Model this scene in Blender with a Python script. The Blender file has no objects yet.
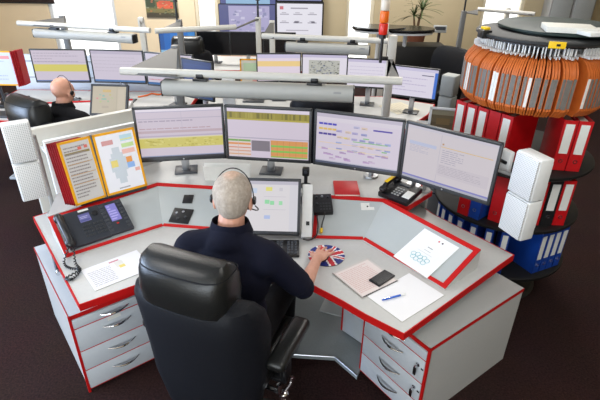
import bpy, bmesh, math, random
from mathutils import Vector, Matrix
random.seed(7)
R = math.radians
SC = bpy.context.scene
COL = SC.collection

# ------------------------------------------------------------------ camera
F_PX, PITCH, ROLL, CAM_H = 475.23, R(28.429), R(0.7827), 2.2394
cd = bpy.data.cameras.new('camera')
cd.sensor_width = 36.0
cd.lens = F_PX / 600 * 36
cd.clip_start = .05
cam = bpy.data.objects.new('camera', cd)
COL.objects.link(cam)
fw = Vector((0, math.cos(PITCH), -math.sin(PITCH)))
r0 = Vector((1, 0, 0))
u0 = r0.cross(fw)
rt = r0 * math.cos(ROLL) + u0 * math.sin(ROLL)
up = -r0 * math.sin(ROLL) + u0 * math.cos(ROLL)
M = Matrix((rt, up, -fw)).transposed().to_4x4()
M.translation = (0, 0, CAM_H)
cam.matrix_world = M
SC.camera = cam


def ray(x, y):
    return fw + rt * ((x - 300) / F_PX) - up * ((y - 200) / F_PX)


def at(x, y, z):
    d = ray(x, y)
    return Vector((0, 0, CAM_H)) + d * ((z - CAM_H) / d.z)


def aty(x, y, Y):
    d = ray(x, y)
    return Vector((0, 0, CAM_H)) + d * (Y / d.y)


SC.view_settings.view_transform = 'Standard'
SC.view_settings.look = 'None'
SC.view_settings.gamma = 1
SC.view_settings.use_curve_mapping = False
SC.view_settings.exposure = 0


# --------------------------------------------------------------- materials
def lin(c):
    o = []
    for v in c[:3]:
        v = v / 255
        o.append(v / 12.92 if v <= .04045 else ((v + .055) / 1.055) ** 2.4)
    return (*o, 1)


MATS = {}


def mat(name, c, rough=.5, metal=0, var=.06, scale=30, bump=0, coat=0, spec=.5):
    if name in MATS:
        return MATS[name]
    m = bpy.data.materials.new(name)
    m.use_nodes = True
    nt = m.node_tree
    b = nt.nodes['Principled BSDF']
    b.inputs['Roughness'].default_value = rough
    b.inputs['Metallic'].default_value = metal
    b.inputs['Specular IOR Level'].default_value = spec
    if coat:
        b.inputs['Coat Weight'].default_value = coat
    tc = nt.nodes.new('ShaderNodeTexCoord')
    n = nt.nodes.new('ShaderNodeTexNoise')
    n.inputs['Scale'].default_value = scale
    n.inputs['Detail'].default_value = 4
    nt.links.new(tc.outputs['Object'], n.inputs['Vector'])
    mx = nt.nodes.new('ShaderNodeMix')
    mx.data_type = 'RGBA'
    l = lin(c)
    mx.inputs['A'].default_value = (*[max(0, v * (1 - var * 2)) for v in l[:3]], 1)
    mx.inputs['B'].default_value = (*[min(1, v * (1 + var * 2)) for v in l[:3]], 1)
    nt.links.new(n.outputs['Fac'], mx.inputs['Factor'])
    nt.links.new(mx.outputs['Result'], b.inputs['Base Color'])
    if bump:
        bp = nt.nodes.new('ShaderNodeBump')
        bp.inputs['Strength'].default_value = bump
        bp.inputs['Distance'].default_value = .004
        nt.links.new(n.outputs['Fac'], bp.inputs['Height'])
        nt.links.new(bp.outputs['Normal'], b.inputs['Normal'])
    MATS[name] = m
    return m


def attr_mat(name, emit=0, rough=.5):
    m = bpy.data.materials.new(name)
    m.use_nodes = True
    nt = m.node_tree
    b = nt.nodes['Principled BSDF']
    b.inputs['Roughness'].default_value = rough
    a = nt.nodes.new('ShaderNodeAttribute')
    a.attribute_name = 'Col'
    if emit:
        b.inputs['Base Color'].default_value = (.02, .02, .02, 1)
        nt.links.new(a.outputs['Color'], b.inputs['Emission Color'])
        b.inputs['Emission Strength'].default_value = emit
    else:
        nt.links.new(a.outputs['Color'], b.inputs['Base Color'])
    MATS[name] = m
    return m


PRINT = attr_mat('printed_paper', 0, .55)
GLOSSPRINT = attr_mat('printed_sleeve', 0, .25)
LIT = attr_mat('lit_screen', .85, .35)

mat('laminate', (190, 190, 187), .42, var=.03, scale=60)
mat('laminate_cool', (196, 202, 208), .38, var=.02, scale=60)
mat('laminate_side', (180, 180, 177), .5, var=.02, scale=60)
mat('red_edge', (188, 16, 16), .55, var=.04, spec=.3)
mat('tray_pad', (178, 184, 184), .25, var=.03, scale=8)
mat('tray_light', (200, 202, 200), .25, var=.03, scale=8)
mat('black_plastic', (22, 22, 24), .35, var=.1)
mat('bezel', (50, 52, 54), .4, var=.05)
mat('dark_grey', (58, 61, 66), .4, var=.05)
mat('phone_body', (42, 46, 54), .35, var=.05)
mat('silver', (190, 192, 195), .3, metal=.9, var=.03)
mat('chrome', (225, 225, 228), .12, metal=1, var=.01)
mat('white_plastic', (225, 226, 224), .4, var=.02)
mat('white_paint', (220, 223, 224), .4, var=.02)
mat('grey_paint', (150, 150, 148), .5, var=.03)
mat('lamp_body', (170, 169, 162), .45, var=.02)
mat('shaded_white_plastic', (150, 153, 150), .5, var=.03)  # white plastic of the far loudspeaker, its shade put into the colour
mat('lamp_white', (200, 197, 187), .4, var=.02)
mat('leather', (24, 25, 24), .3, var=.15, scale=180, bump=.25, spec=.45)
mat('leather_soft', (14, 16, 22), .6, var=.15, scale=180, bump=.3, spec=.25)
mat('navy_cloth', (15, 17, 34), .85, var=.12, scale=250, bump=.3, spec=.2)
mat('black_cloth', (14, 14, 17), .85, var=.12, scale=250, bump=.3, spec=.2)
mat('skin', (206, 152, 128), .5, var=.06, scale=40)
mat('skin_pale', (205, 150, 125), .5, var=.06, scale=40)
mat('eye_white', (235, 232, 228), .2)
mat('arm_grey', (84, 84, 82), .6, var=.03)
mat('post_grey', (112, 112, 110), .5, var=.03)
mat('binder_red', (186, 12, 20), .4, var=.08, scale=20)
mat('binder_blue', (18, 62, 150), .4, var=.08, scale=20)
mat('binder_black', (20, 20, 22), .45, var=.08)
mat('paper_edge', (222, 220, 210), .7, var=.05, scale=200)
mat('label_white', (222, 222, 216), .6, var=.04)
mat('label_grey', (112, 108, 102), .5, var=.12, scale=60)
mat('folder_orange', (196, 100, 36), .55, var=.08, scale=25)
mat('disc_dark', (30, 32, 32), .6, var=.05)
mat('disc_green', (20, 40, 34), .55, var=.05)
mat('frame_black', (14, 14, 15), .5, var=.05)
mat('yellow', (240, 196, 20), .5, var=.04)
mat('folder_yellow', (236, 168, 22), .4, var=.04)
mat('folder_red', (158, 22, 30), .4, var=.06)
mat('wall_paint', (232, 212, 178), .8, var=.03, scale=3)
mat('wall_tan', (196, 180, 146), .8, var=.03, scale=3)
mat('ceiling_paint', (235, 232, 225), .85, var=.02)
mat('wood_dark', (46, 28, 22), .5, var=.15)
mat('signal_red', (214, 40, 24), .3, var=.03)
mat('signal_orange', (240, 110, 24), .3, var=.03)
mat('signal_clear', (226, 214, 196), .3, var=.03)
mat('plant_green', (70, 84, 46), .6, var=.2)
mat('plant_brown', (96, 74, 48), .7, var=.2)
mat('terracotta', (120, 70, 48), .7, var=.1)
mat('pale_steel', (168, 172, 172), .45, var=.03)
mat('blue_pen', (30, 90, 190), .3)
mat('cream', (224, 214, 188), .7, var=.03)
mat('foot_grey', (136, 143, 145), .6, var=.12, scale=240, bump=.3)
mat('tag_yellow', (232, 190, 40), .5)
mat('outside_paving', (225, 224, 218), .8, var=.04)
mat('screen_off', (16, 16, 18), .22, var=.04)


def carpet():
    m = bpy.data.materials.new('carpet')
    m.use_nodes = True
    nt = m.node_tree
    b = nt.nodes['Principled BSDF']
    b.inputs['Roughness'].default_value = .95
    b.inputs['Specular IOR Level'].default_value = .15
    tc = nt.nodes.new('ShaderNodeTexCoord')
    n = nt.nodes.new('ShaderNodeTexNoise')
    n.inputs['Scale'].default_value = 90
    n.inputs['Detail'].default_value = 6
    n2 = nt.nodes.new('ShaderNodeTexNoise')
    n2.inputs['Scale'].default_value = 3
    nt.links.new(tc.outputs['Object'], n.inputs['Vector'])
    nt.links.new(tc.outputs['Object'], n2.inputs['Vector'])
    r = nt.nodes.new('ShaderNodeValToRGB')
    r.color_ramp.elements[0].position = .3
    r.color_ramp.elements[0].color = lin((30, 19, 18))
    r.color_ramp.elements[1].position = .72
    r.color_ramp.elements[1].color = lin((62, 40, 37))
    nt.links.new(n.outputs['Fac'], r.inputs['Fac'])
    mx = nt.nodes.new('ShaderNodeMix')
    mx.data_type = 'RGBA'
    mx.blend_type = 'MULTIPLY'
    mx.inputs['Factor'].default_value = .35
    nt.links.new(r.outputs['Color'], mx.inputs['A'])
    nt.links.new(n2.outputs['Color'], mx.inputs['B'])
    nt.links.new(mx.outputs['Result'], b.inputs['Base Color'])
    bp = nt.nodes.new('ShaderNodeBump')
    bp.inputs['Strength'].default_value = .5
    bp.inputs['Distance'].default_value = .006
    nt.links.new(n.outputs['Fac'], bp.inputs['Height'])
    nt.links.new(bp.outputs['Normal'], b.inputs['Normal'])
    MATS['carpet'] = m


carpet()


def grille():
    m = bpy.data.materials.new('speaker_grille')
    m.use_nodes = True
    nt = m.node_tree
    b = nt.nodes['Principled BSDF']
    b.inputs['Roughness'].default_value = .5
    tc = nt.nodes.new('ShaderNodeTexCoord')
    v = nt.nodes.new('ShaderNodeTexVoronoi')
    v.inputs['Scale'].default_value = 110
    v.inputs['Randomness'].default_value = 0
    nt.links.new(tc.outputs['Object'], v.inputs['Vector'])
    r = nt.nodes.new('ShaderNodeValToRGB')
    r.color_ramp.elements[0].position = .22
    r.color_ramp.elements[0].color = lin((120, 122, 124))
    r.color_ramp.elements[1].position = .4
    r.color_ramp.elements[1].color = lin((222, 223, 222))
    nt.links.new(v.outputs['Distance'], r.inputs['Fac'])
    nt.links.new(r.outputs['Color'], b.inputs['Base Color'])
    MATS['speaker_grille'] = m


grille()


def glass():
    m = bpy.data.materials.new('window_glass')
    m.use_nodes = True
    b = m.node_tree.nodes['Principled BSDF']
    b.inputs['Transmission Weight'].default_value = 1
    b.inputs['Roughness'].default_value = .0
    b.inputs['IOR'].default_value = 1.02
    MATS['window_glass'] = m


glass()


def sheer():
    m = bpy.data.materials.new('sheer_curtain')
    m.use_nodes = True
    nt = m.node_tree
    nt.nodes.remove(nt.nodes['Principled BSDF'])
    d = nt.nodes.new('ShaderNodeBsdfDiffuse')
    d.inputs['Color'].default_value = (.85, .83, .75, 1)
    t = nt.nodes.new('ShaderNodeBsdfTranslucent')
    t.inputs['Color'].default_value = (.9, .88, .8, 1)
    mx = nt.nodes.new('ShaderNodeMixShader')
    mx.inputs[0].default_value = .6
    nt.links.new(d.outputs[0], mx.inputs[1])
    nt.links.new(t.outputs[0], mx.inputs[2])
    nt.links.new(mx.outputs[0], nt.nodes['Material Output'].inputs[0])
    MATS['sheer_curtain'] = m


sheer()

# ------------------------------------------------------------- mesh builder
ROOT = {}


class MB:
    def __init__(s):
        s.bm = bmesh.new()
        s.mats = []
        s.cl = None

    def _mi(s, m):
        if m is None:
            return 0
        if m not in s.mats:
            s.mats.append(m)
        return s.mats.index(m)

    def _set(s, verts, m):
        if m is None:
            return
        i = s._mi(m)
        vs = set(verts)
        for v in vs:
            for f in v.link_faces:
                if all(w in vs for w in f.verts):
                    f.material_index = i

    def box(s, c, d, rz=0, rx=0, ry=0, bevel=0, m=None, seg=2, Mx=None):
        T = Mx if Mx is not None else Matrix.Translation(Vector(c)) @ Matrix.Rotation(rz, 4, 'Z') @ Matrix.Rotation(rx, 4, 'X') @ Matrix.Rotation(ry, 4, 'Y')
        vs = bmesh.ops.create_cube(s.bm, size=1, matrix=T @ Matrix.Diagonal((*d, 1)))['verts']
        if bevel:
            es = list({e for v in vs for e in v.link_edges})
            n0 = set(s.bm.verts)
            r = bmesh.ops.bevel(s.bm, geom=es, offset=bevel, segments=seg, profile=.5, affect='EDGES')
            vs = [v for v in vs if v.is_valid] + [v for v in s.bm.verts if v not in n0]
        s._set(vs, m)
        return s

    def frame(s, a, b, r0, r1, seg=16, m=None, caps=True):
        a, b = Vector(a), Vector(b)
        d = b - a
        q = Vector((0, 0, 1)).rotation_difference(d.normalized()).to_matrix().to_4x4()
        T = Matrix.Translation((a + b) / 2) @ q
        vs = bmesh.ops.create_cone(s.bm, cap_ends=caps, segments=seg, radius1=r0, radius2=r1, depth=d.length, matrix=T)['verts']
        s._set(vs, m)
        return s

    def cyl(s, a, b, r, seg=16, m=None):
        return s.frame(a, b, r, r, seg, m)

    def ball(s, c, r, m=None, u=16, v=12, rot=None):
        if not hasattr(r, '__len__'):
            r = (r, r, r)
        T = Matrix.Translation(Vector(c)) @ (rot.to_4x4() if rot is not None else Matrix()) @ Matrix.Diagonal((*r, 1))
        vs = bmesh.ops.create_uvsphere(s.bm, u_segments=u, v_segments=v, radius=1, matrix=T)['verts']
        s._set(vs, m)
        return s

    def tube(s, pts, r, seg=8, m=None):
        pts = [Vector(p) for p in pts]
        rr = r if hasattr(r, '__len__') else [r] * len(pts)
        rings = []
        ref = Vector((0, 0, 1))
        for i, p in enumerate(pts):
            t = (pts[min(i + 1, len(pts) - 1)] - pts[max(i - 1, 0)]).normalized()
            x = ref.cross(t)
            if x.length < .05:
                x = Vector((1, 0, 0)).cross(t)
            x.normalize()
            y = t.cross(x)
            rings.append([s.bm.verts.new(p + rr[i] * (math.cos(2 * math.pi * k / seg) * x + math.sin(2 * math.pi * k / seg) * y)) for k in range(seg)])
        i0 = s._mi(m)
        fs = []
        for a, b in zip(rings, rings[1:]):
            # align rings
            off = min(range(seg), key=lambda o: sum((a[k].co - b[(k + o) % seg].co).length for k in range(0, seg, 2)))
            for k in range(seg):
                fs.append(s.bm.faces.new((a[k], a[(k + 1) % seg], b[(k + 1 + off) % seg], b[(k + off) % seg])))
            rot = b[off:] + b[:off]
            b[:] = rot
        fs.append(s.bm.faces.new(rings[0][::-1]))
        fs.append(s.bm.faces.new(rings[-1]))
        for f in fs:
            f.material_index = i0
        return s

    def prism(s, poly, z0, z1, m=None, bevel=0):
        """poly: list of (x,y) ; z0,z1: numbers or lists per vertex"""
        n = len(poly)
        A = z0 if hasattr(z0, '__len__') else [z0] * n
        B = z1 if hasattr(z1, '__len__') else [z1] * n
        lo = [s.bm.verts.new((p[0], p[1], a)) for p, a in zip(poly, A)]
        hi = [s.bm.verts.new((p[0], p[1], b)) for p, b in zip(poly, B)]
        fs = [s.bm.faces.new(lo[::-1]), s.bm.faces.new(hi)]
        for k in range(n):
            fs.append(s.bm.faces.new((lo[k], lo[(k + 1) % n], hi[(k + 1) % n], hi[k])))
        i = s._mi(m)
        for f in fs:
            f.material_index = i
        return s

    def poly3(s, pts, m=None, thick=0, n=None):
        """flat polygon given by 3D points, extruded by thick against its normal"""
        pts = [Vector(p) for p in pts]
        if n is None:
            n = Vector((0, 0, 0))
            for k in range(len(pts)):
                n += pts[k].cross(pts[(k + 1) % len(pts)])
            n.normalize()
        n = Vector(n)
        hi = [s.bm.verts.new(p) for p in pts]
        fs = [s.bm.faces.new(hi)]
        if thick:
            lo = [s.bm.verts.new(p - n * thick) for p in pts]
            fs.append(s.bm.faces.new(lo[::-1]))
            k2 = len(pts)
            for k in range(k2):
                fs.append(s.bm.faces.new((hi[k], lo[k], lo[(k + 1) % k2], hi[(k + 1) % k2])))
        i = s._mi(m)
        for f in fs:
            f.material_index = i
        return s

    def lathe(s, prof, c=(0, 0, 0), seg=32, m=None, Mx=None):
        T = Mx if Mx is not None else Matrix.Translation(Vector(c))
        rings = []
        for r, z in prof:
            if r < 1e-5:
                rings.append([s.bm.verts.new(T @ Vector((0, 0, z)))])
            else:
                rings.append([s.bm.verts.new(T @ Vector((r * math.cos(2 * math.pi * k / seg), r * math.sin(2 * math.pi * k / seg), z))) for k in range(seg)])
        i0 = s._mi(m)
        for a, b in zip(rings, rings[1:]):
            for k in range(seg):
                k2 = (k + 1) % seg
                if len(a) == 1 and len(b) == 1:
                    continue
                if len(a) == 1:
                    f = s.bm.faces.new((a[0], b[k2], b[k]))
                elif len(b) == 1:
                    f = s.bm.faces.new((a[k], a[k2], b[0]))
                else:
                    f = s.bm.faces.new((a[k], a[k2], b[k2], b[k]))
                f.material_index = i0
        return s

    def build(s, name, m=None, parent=None, world=False, smooth=True, recalc=True):
        if recalc:
            bmesh.ops.recalc_face_normals(s.bm, faces=s.bm.faces)
        me = bpy.data.meshes.new(name)
        s.bm.to_mesh(me)
        s.bm.free()
        if world and parent is not None:
            me.transform(ROOT[root_of(parent).name].inverted())
        for k in (s.mats or [m]):
            me.materials.append(MATS[k] if isinstance(k, str) else k)
        if smooth:
            for p in me.polygons:
                p.use_smooth = True
            me.set_sharp_from_angle(angle=R(38))
        o = bpy.data.objects.new(name, me)
        COL.objects.link(o)
        if parent is not None:
            o.parent = parent
        return o


def root_of(o):
    while o.parent is not None:
        o = o.parent
    return o


def tag(o, label=None, cat=None, group=None, kind=None):
    for k, v in (('label', label), ('category', cat), ('group', group), ('kind', kind)):
        if v:
            o[k] = v
    return o


def thing(name, label, cat, loc=(0, 0, 0), rz=0, group=None):
    o = bpy.data.objects.new(name, None)
    o.empty_display_size = .1
    COL.objects.link(o)
    o.location = loc
    o.rotation_euler = (0, 0, rz)
    ROOT[o.name] = Matrix.Translation(Vector(loc)) @ Matrix.Rotation(rz, 4, 'Z')
    return tag(o, label, cat, group)


def copy_tree(o, parent=None, first=True):
    c = o.copy()
    COL.objects.link(c)
    c.parent = parent
    for ch in list(o.children):
        copy_tree(ch, c)
    return c


def place(o, loc, rz=0):
    o.location = loc
    o.rotation_euler = (0, 0, rz)
    ROOT[o.name] = Matrix.Translation(Vector(loc)) @ Matrix.Rotation(rz, 4, 'Z')
    return o


# printed / lit rectangles: list of (x0,y0,x1,y1,colour) in 0..1 with y up from the bottom
def picture(name, w, h, rects, parent, Mx=None, material=None, base=(230, 228, 232), dz=.0003):
    material = material or PRINT
    me = bpy.data.meshes.new(name)
    vs, fs, cs = [], [], []
    Mx = Mx or Matrix()
    for i, (x0, y0, x1, y1, c) in enumerate([(0, 0, 1, 1, base)] + list(rects)):
        z = 0 if i == 0 else dz * (1 + i * .03)
        k = len(vs)
        for x, y in ((x0, y0), (x1, y0), (x1, y1), (x0, y1)):
            vs.append(Mx @ Vector(((x - .5) * w, (y - .5) * h, z)))
        fs.append((k, k + 1, k + 2, k + 3))
        cs.append(lin(c))
    me.from_pydata(vs, [], fs)
    at_ = me.color_attributes.new('Col', 'FLOAT_COLOR', 'CORNER')
    for f, c in zip(me.polygons, cs):
        for li in f.loop_indices:
            at_.data[li].color = c
    me.materials.append(material)
    o = bpy.data.objects.new(name, me)
    COL.objects.link(o)
    if parent is not None:
        o.parent = parent
    return o


def lines(rng, x0, x1, y0, y1, n, c, h=.35, full=.9):
    """n lines of small 'text' bars"""
    out = []
    for i in range(n):
        y = y1 - (i + .5) * (y1 - y0) / n
        t = (y1 - y0) / n * h / 2
        x = x0
        end = x0 + (x1 - x0) * (full if rng.random() < .75 else rng.uniform(.3, .8))
        while x < end - .01:
            w = rng.uniform(.02, .07) * 1.2
            w = min(w, end - x)
            out.append((x, y - t, x + w, y + t, c))
            x += w + .012
    return out


def smooth_pts(pts, n=6):
    """Catmull-Rom through points"""
    P = [Vector(p) for p in pts]
    P = [P[0] * 2 - P[1]] + P + [P[-1] * 2 - P[-2]]
    out = []
    for i in range(1, len(P) - 2):
        for k in range(n):
            t = k / n
            a, b, c, d = P[i - 1:i + 3]
            out.append(.5 * ((2 * b) + (-a + c) * t + (2 * a - 5 * b + 4 * c - d) * t * t + (-a + 3 * b - 3 * c + d) * t ** 3))
    out.append(P[-2])
    return out
# ================================================================ setting
def struct(o):
    o['kind'] = 'structure'
    return o


YB = 9.1
struct(MB().box((.2, 3.6, -.05), (12.4, 11.6, .1)).build('floor', 'carpet'))
struct(MB().box((.2, 3.6, 3.25), (12.4, 11.6, .1)).build('ceiling', 'ceiling_paint'))
struct(MB().box((-6.05, 3.6, 1.6), (.1, 11.6, 3.2)).build('wall_left', 'wall_paint'))
struct(MB().box((6.45, 3.6, 1.6), (.1, 11.6, 3.2)).build('wall_right', 'wall_tan'))
struct(MB().box((.2, -2.25, 1.6), (12.4, .1, 3.2)).build('wall_rear', 'wall_paint'))
WIN = [(-4.56, -3.36), (-1.93, -1.52), (.78, 1.28), (3.2, 3.95)]
wb = MB()
xs = [-6.0] + [v for w in WIN for v in w] + [6.4]
for a, b in zip(xs[0::2], xs[1::2]):
    wb.box(((a + b) / 2, YB + .1, 1.6), (b - a, .2, 3.2), m='wall_paint' if a < -2 else 'wall_tan')
for a, b in WIN:
    wb.box(((a + b) / 2, YB + .1, .1), (b - a, .2, .2), m='wall_tan')
    wb.box(((a + b) / 2, YB + .1, 2.95), (b - a, .2, .5), m='wall_tan')
struct(wb.build('wall_back'))
bb = MB()
for a, b in zip(xs[0::2], xs[1::2]):
    bb.box(((a + b) / 2, YB - .01, .05), (b - a, .02, .1), bevel=.004)
struct(bb.build('baseboard_back', 'grey_paint'))
for i, (a, b) in enumerate(WIN):
    w = MB()
    for x in (a + .03, b - .03):
        w.box((x, YB + .06, 1.45), (.06, .08, 2.5), bevel=.006)
    for z in (.23, 2.67):
        w.box(((a + b) / 2, YB + .06, z), (b - a, .08, .06), bevel=.006)
    o = struct(w.build('window_%d' % (i + 1), 'cream' if i else 'white_paint'))
    g = MB().box(((a + b) / 2, YB + .07, 1.45), (b - a - .06, .006, 2.46)).build('pane', 'window_glass', o)
struct(MB().box((0, 20, -.1), (60, 21, .1)).build('ground_outside', 'outside_paving'))

# ================================================================ lights
def area(name, loc, rot, size, power, color, sy=None):
    l = bpy.data.lights.new(name, 'AREA')
    l.energy = power
    l.color = color
    l.size = size
    if sy:
        l.shape = 'RECTANGLE'
        l.size_y = sy
    o = bpy.data.objects.new(name, l)
    o.location = loc
    o.rotation_euler = rot
    COL.objects.link(o)
    return o


WARM = (1, .965, .915)
COOL = (.56, .72, 1)
for k, (x, y) in enumerate([(-2.2, 1.0), (1.6, 1.0), (-2.2, 4.2), (1.6, 4.2), (-2.2, 7.3), (1.9, 7.3)]):
    area('ceiling_lamp', (x, y, 3.15), (0, 0, 0), 1.3, 31 if y < 3 else 46 if y < 6 else 120 if x < 0 else 75, WARM, .7)
# daylight through the tall windows on the left and behind the photographer
area('side_window_light', (-5.9, 1.6, 1.7), (0, R(-90), 0), 2.0, 360, COOL, 3.4)
area('rear_window_light', (-1.6, -2.1, 1.7), (R(90), 0, 0), 3.2, 125, (.82, .91, 1), 1.9)
w = bpy.data.worlds.new('sky')
SC.world = w
w.use_nodes = True
w.node_tree.nodes['Background'].inputs[0].default_value = (.93, .96, 1, 1)
w.node_tree.nodes['Background'].inputs[1].default_value = 4

# ================================================================ control desk
desk = thing('control_desk', 'large grey horseshoe control desk with red edging where the man in navy sits', 'desk', (-.25, 2.2, 0))
ZT = .74
front = [(-1.025, 1.711), (-.793, 1.871), (-.62, 1.985), (-.45, 2.055), (-.30, 2.07), (-.15, 2.03), (.0, 1.94), (.095, 1.858), (.198, 1.775), (.306, 1.675), (.463, 1.552)]
outline = front + [(1.184, 2.167), (.843, 2.608), (.75, 2.80), (.45, 3.0), (-.30, 3.16), (-.92, 3.12), (-1.20, 2.90), (-1.636, 2.504)]


def inset(poly, d):
    n = len(poly)
    out = []
    for k in range(n):
        a, b, c = (Vector(poly[k - 1]), Vector(poly[k]), Vector(poly[(k + 1) % n]))
        e1, e2 = (b - a).normalized(), (c - b).normalized()
        n1, n2 = Vector((-e1.y, e1.x)), Vector((-e2.y, e2.x))
        v = (n1 + n2)
        v = v / max(.2, v.dot(n1))
        out.append(tuple(b + v * d))
    return out


MB().prism(inset(outline, .003), ZT - .036, ZT).build('worktop', 'laminate', desk, True)
# red lipping all round the worktop
e = MB()
oi = inset(outline, -.0015)
ii = inset(outline, .0035)
n = len(oi)
for k in range(n):
    q = [oi[k], oi[(k + 1) % n], ii[(k + 1) % n], ii[k]]
    e.prism(q, ZT - .038, ZT + .0015)
bmesh.ops.remove_doubles(e.bm, verts=e.bm.verts, dist=.0005)
tag(e.build('edge_lipping', 'red_edge', desk, True), 'red edge lipping')

LW = [(-1.244, 2.075), (-.813, 2.406), (-.43, 2.362)]
LH = [(-1.419, 2.300), (-.927, 2.753), (-.40, 2.700)]
RW = [(.072, 2.297), (.364, 2.289), (.722, 1.858)]
RH = [(.100, 2.622), (.516, 2.576), (.935, 2.034)]
ZL, ZH = ZT + .006, .86
V3 = lambda p, z: Vector((p[0], p[1], z))


def tray(name, low, high, label):
    m = MB()
    m.poly3
    bm = m.bm
    for k in range(2):
        a, b, c, d = V3(low[k], ZL), V3(low[k + 1], ZL), V3(high[k + 1], ZH), V3(high[k], ZH)
        lo = [Vector((p.x, p.y, ZT + .0005)) for p in (a, b, c, d)]
        vh = [bm.verts.new(p) for p in (a, b, c, d)]
        vl = [bm.verts.new(p) for p in lo]
        f = bm.faces.new(vh)
        f.material_index = m._mi('tray_pad')
        for i in range(4):
            if (k == 0 and i == 1) or (k == 1 and i == 3):
                continue
            ff = bm.faces.new((vh[i], vl[i], vl[(i + 1) % 4], vh[(i + 1) % 4]))
            ff.material_index = m._mi('laminate')
        bm.faces.new(vl[::-1]).material_index = m._mi('laminate')
    t = m.build(name, None, desk, True)
    b = MB()

    def strip(p, q, inn, nrm, w=.034):
        x = (q - p).normalized()
        z = nrm
        y = z.cross(x)
        if y.dot(inn - (p + q) / 2) < 0:
            y = -y
            x = -x
        Mx = Matrix((x, y, z)).transposed().to_4x4()
        Mx.translation = (p + q) / 2 + y * w / 2 + z * .002
        b.box(None, ((q - p).length + .002, w, .007), Mx=Mx, bevel=.0015, seg=1)

    for k in range(2):
        a, bb_, c, d = V3(low[k], ZL), V3(low[k + 1], ZL), V3(high[k + 1], ZH), V3(high[k], ZH)
        nr = (bb_ - a).cross(d - a).normalized()
        ce = (a + bb_ + c + d) / 4
        strip(a, bb_, ce, nr, .021)
        strip(d, c, ce, nr, .027)
        if k == 0:
            strip(a, d, ce, nr, .022)
        else:
            strip(bb_, c, ce, nr, .027)
    tag(b.build('tray_border', 'red_edge', t), 'red raised border')
    for ch in t.children:
        ch.data.transform(ROOT[desk.name].inverted())
    return t


tray('sloped_tray', LW, LH, '')
tray('sloped_tray', RW, RH, '')


def plane_of(low, high, k):
    a, b, d = V3(low[k], ZL), V3(low[k + 1], ZL), V3(high[k], ZH)
    n = (b - a).cross(d - a).normalized()
    return a, n, (b - a).normalized()


PLW, PLC = plane_of(LW, LH, 0), plane_of(LW, LH, 1)
PRC, PRW = plane_of(RW, RH, 0), plane_of(RW, RH, 1)


def hit(x, y, P, off=0):
    a, n, _ = P
    o = Vector((0, 0, CAM_H))
    d = ray(x, y)
    t = (a + n * off - o).dot(n) / d.dot(n)
    return o + d * t


def frame_m(c, x, n):
    """matrix with local x along x (made perpendicular to n), z along n"""
    n = Vector(n).normalized()
    x = Vector(x)
    x = (x - n * x.dot(n)).normalized()
    y = n.cross(x)
    Mx = Matrix((x, y, n)).transposed().to_4x4()
    Mx.translation = c
    return Mx


def thing_m(name, label, cat, Mx, group=None):
    o = thing(name, label, cat, group=group)
    o.location = Mx.translation
    o.rotation_euler = Mx.to_euler()
    ROOT[o.name] = Mx
    return o


def quad_m(pts):
    """pts TL,TR,BR,BL world -> matrix, w, h"""
    a, b, c, d = pts
    ce = (a + b + c + d) / 4
    x = ((b - a) + (c - d)) / 2
    y = ((a - d) + (b - c)) / 2
    n = x.cross(y)
    return frame_m(ce, x, n), x.length, y.length


# rear shelf the screens stand on
shelf = [(-1.43, 2.315), (-.927, 2.758), (-.40, 2.706), (.10, 2.628), (.516, 2.581), (.648, 2.491), (.83, 2.68), (.74, 2.85), (.42, 3.03), (-.30, 3.18), (-.93, 3.14), (-1.23, 2.88), (-1.50, 2.58)]
s = MB().prism(shelf, ZH - .026, ZH - .001).build('rear_shelf', 'laminate', desk, True)
e = MB()
rs = [(.500, 2.579), (.516, 2.576), (.650, 2.486), (.836, 2.682), (.74, 2.858)]
for a, b in zip(rs[1:-1], rs[2:]):
    d = Vector(b) - Vector(a)
    mid = (Vector(a) + Vector(b)) / 2
    e.box((mid.x, mid.y, ZH - .0135), (d.length, .008, .03), rz=math.atan2(d.y, d.x))
e = e.build('shelf_lipping', 'red_edge', s)
e.data.transform(ROOT[desk.name].inverted())
e['label'] = 'red edge of the rear shelf'
r = MB()
for p, q in zip(shelf[6:], shelf[7:]):
    d = Vector(q) - Vector(p)
    mid = (Vector(p) + Vector(q)) / 2
    mid = mid * .985 + Vector((-.25, 2.4)) * .015
    r.box((mid.x, mid.y, (ZT + ZH - .027) / 2), (d.length * .95, .018, ZH - ZT - .028), rz=math.atan2(d.y, d.x))
r.build('shelf_riser', 'laminate_side', desk, True)
# lifting columns and inner side panels
for (x, y, a) in ((-1.22, 2.45, 37), (-.55, 2.75, 0), (.30, 2.70, -20), (.92, 2.22, -50)):
    c = MB()
    c.box((x, y, .36), (.09, .06, .69), rz=R(a), bevel=.006)
    c.box((x, y, .02), (.16, .5, .035), rz=R(a), bevel=.008)
    c.build('lifting_column', 'pale_steel', desk, True)
for px0, px1, nm in (((346, 332), (362, 343), 'side_panel'),):
    a, b = at(*px0, .03), at(*px1, .03)
    d = (b - a)
    mid = (a + b) / 2
    p = MB().box((mid.x, mid.y, .37), (d.length + .05, .02, .67), rz=math.atan2(d.y, d.x), bevel=.002).build(nm, 'laminate_cool', desk, True)
    k = (a - d.normalized() * .03)
    q = MB().box((k.x, k.y, .37), (.012, .024, .67), rz=math.atan2(d.y, d.x)).build('panel_lipping', 'red_edge', p)
    q.data.transform(ROOT[desk.name].inverted())
# height crank under the left edge
ck = MB()
a, b = at(50, 241, .70), at(58, 271, .64)
ck.cyl(a, b, .012, m='black_plastic')
ck.cyl(b, b + Vector((.012, -.02, -.004)), .013, m='chrome')
ck.cyl(a, Vector((-1.36, 2.25, .705)), .012, m='black_plastic')
ck.build('height_crank', None, desk, True)
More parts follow.
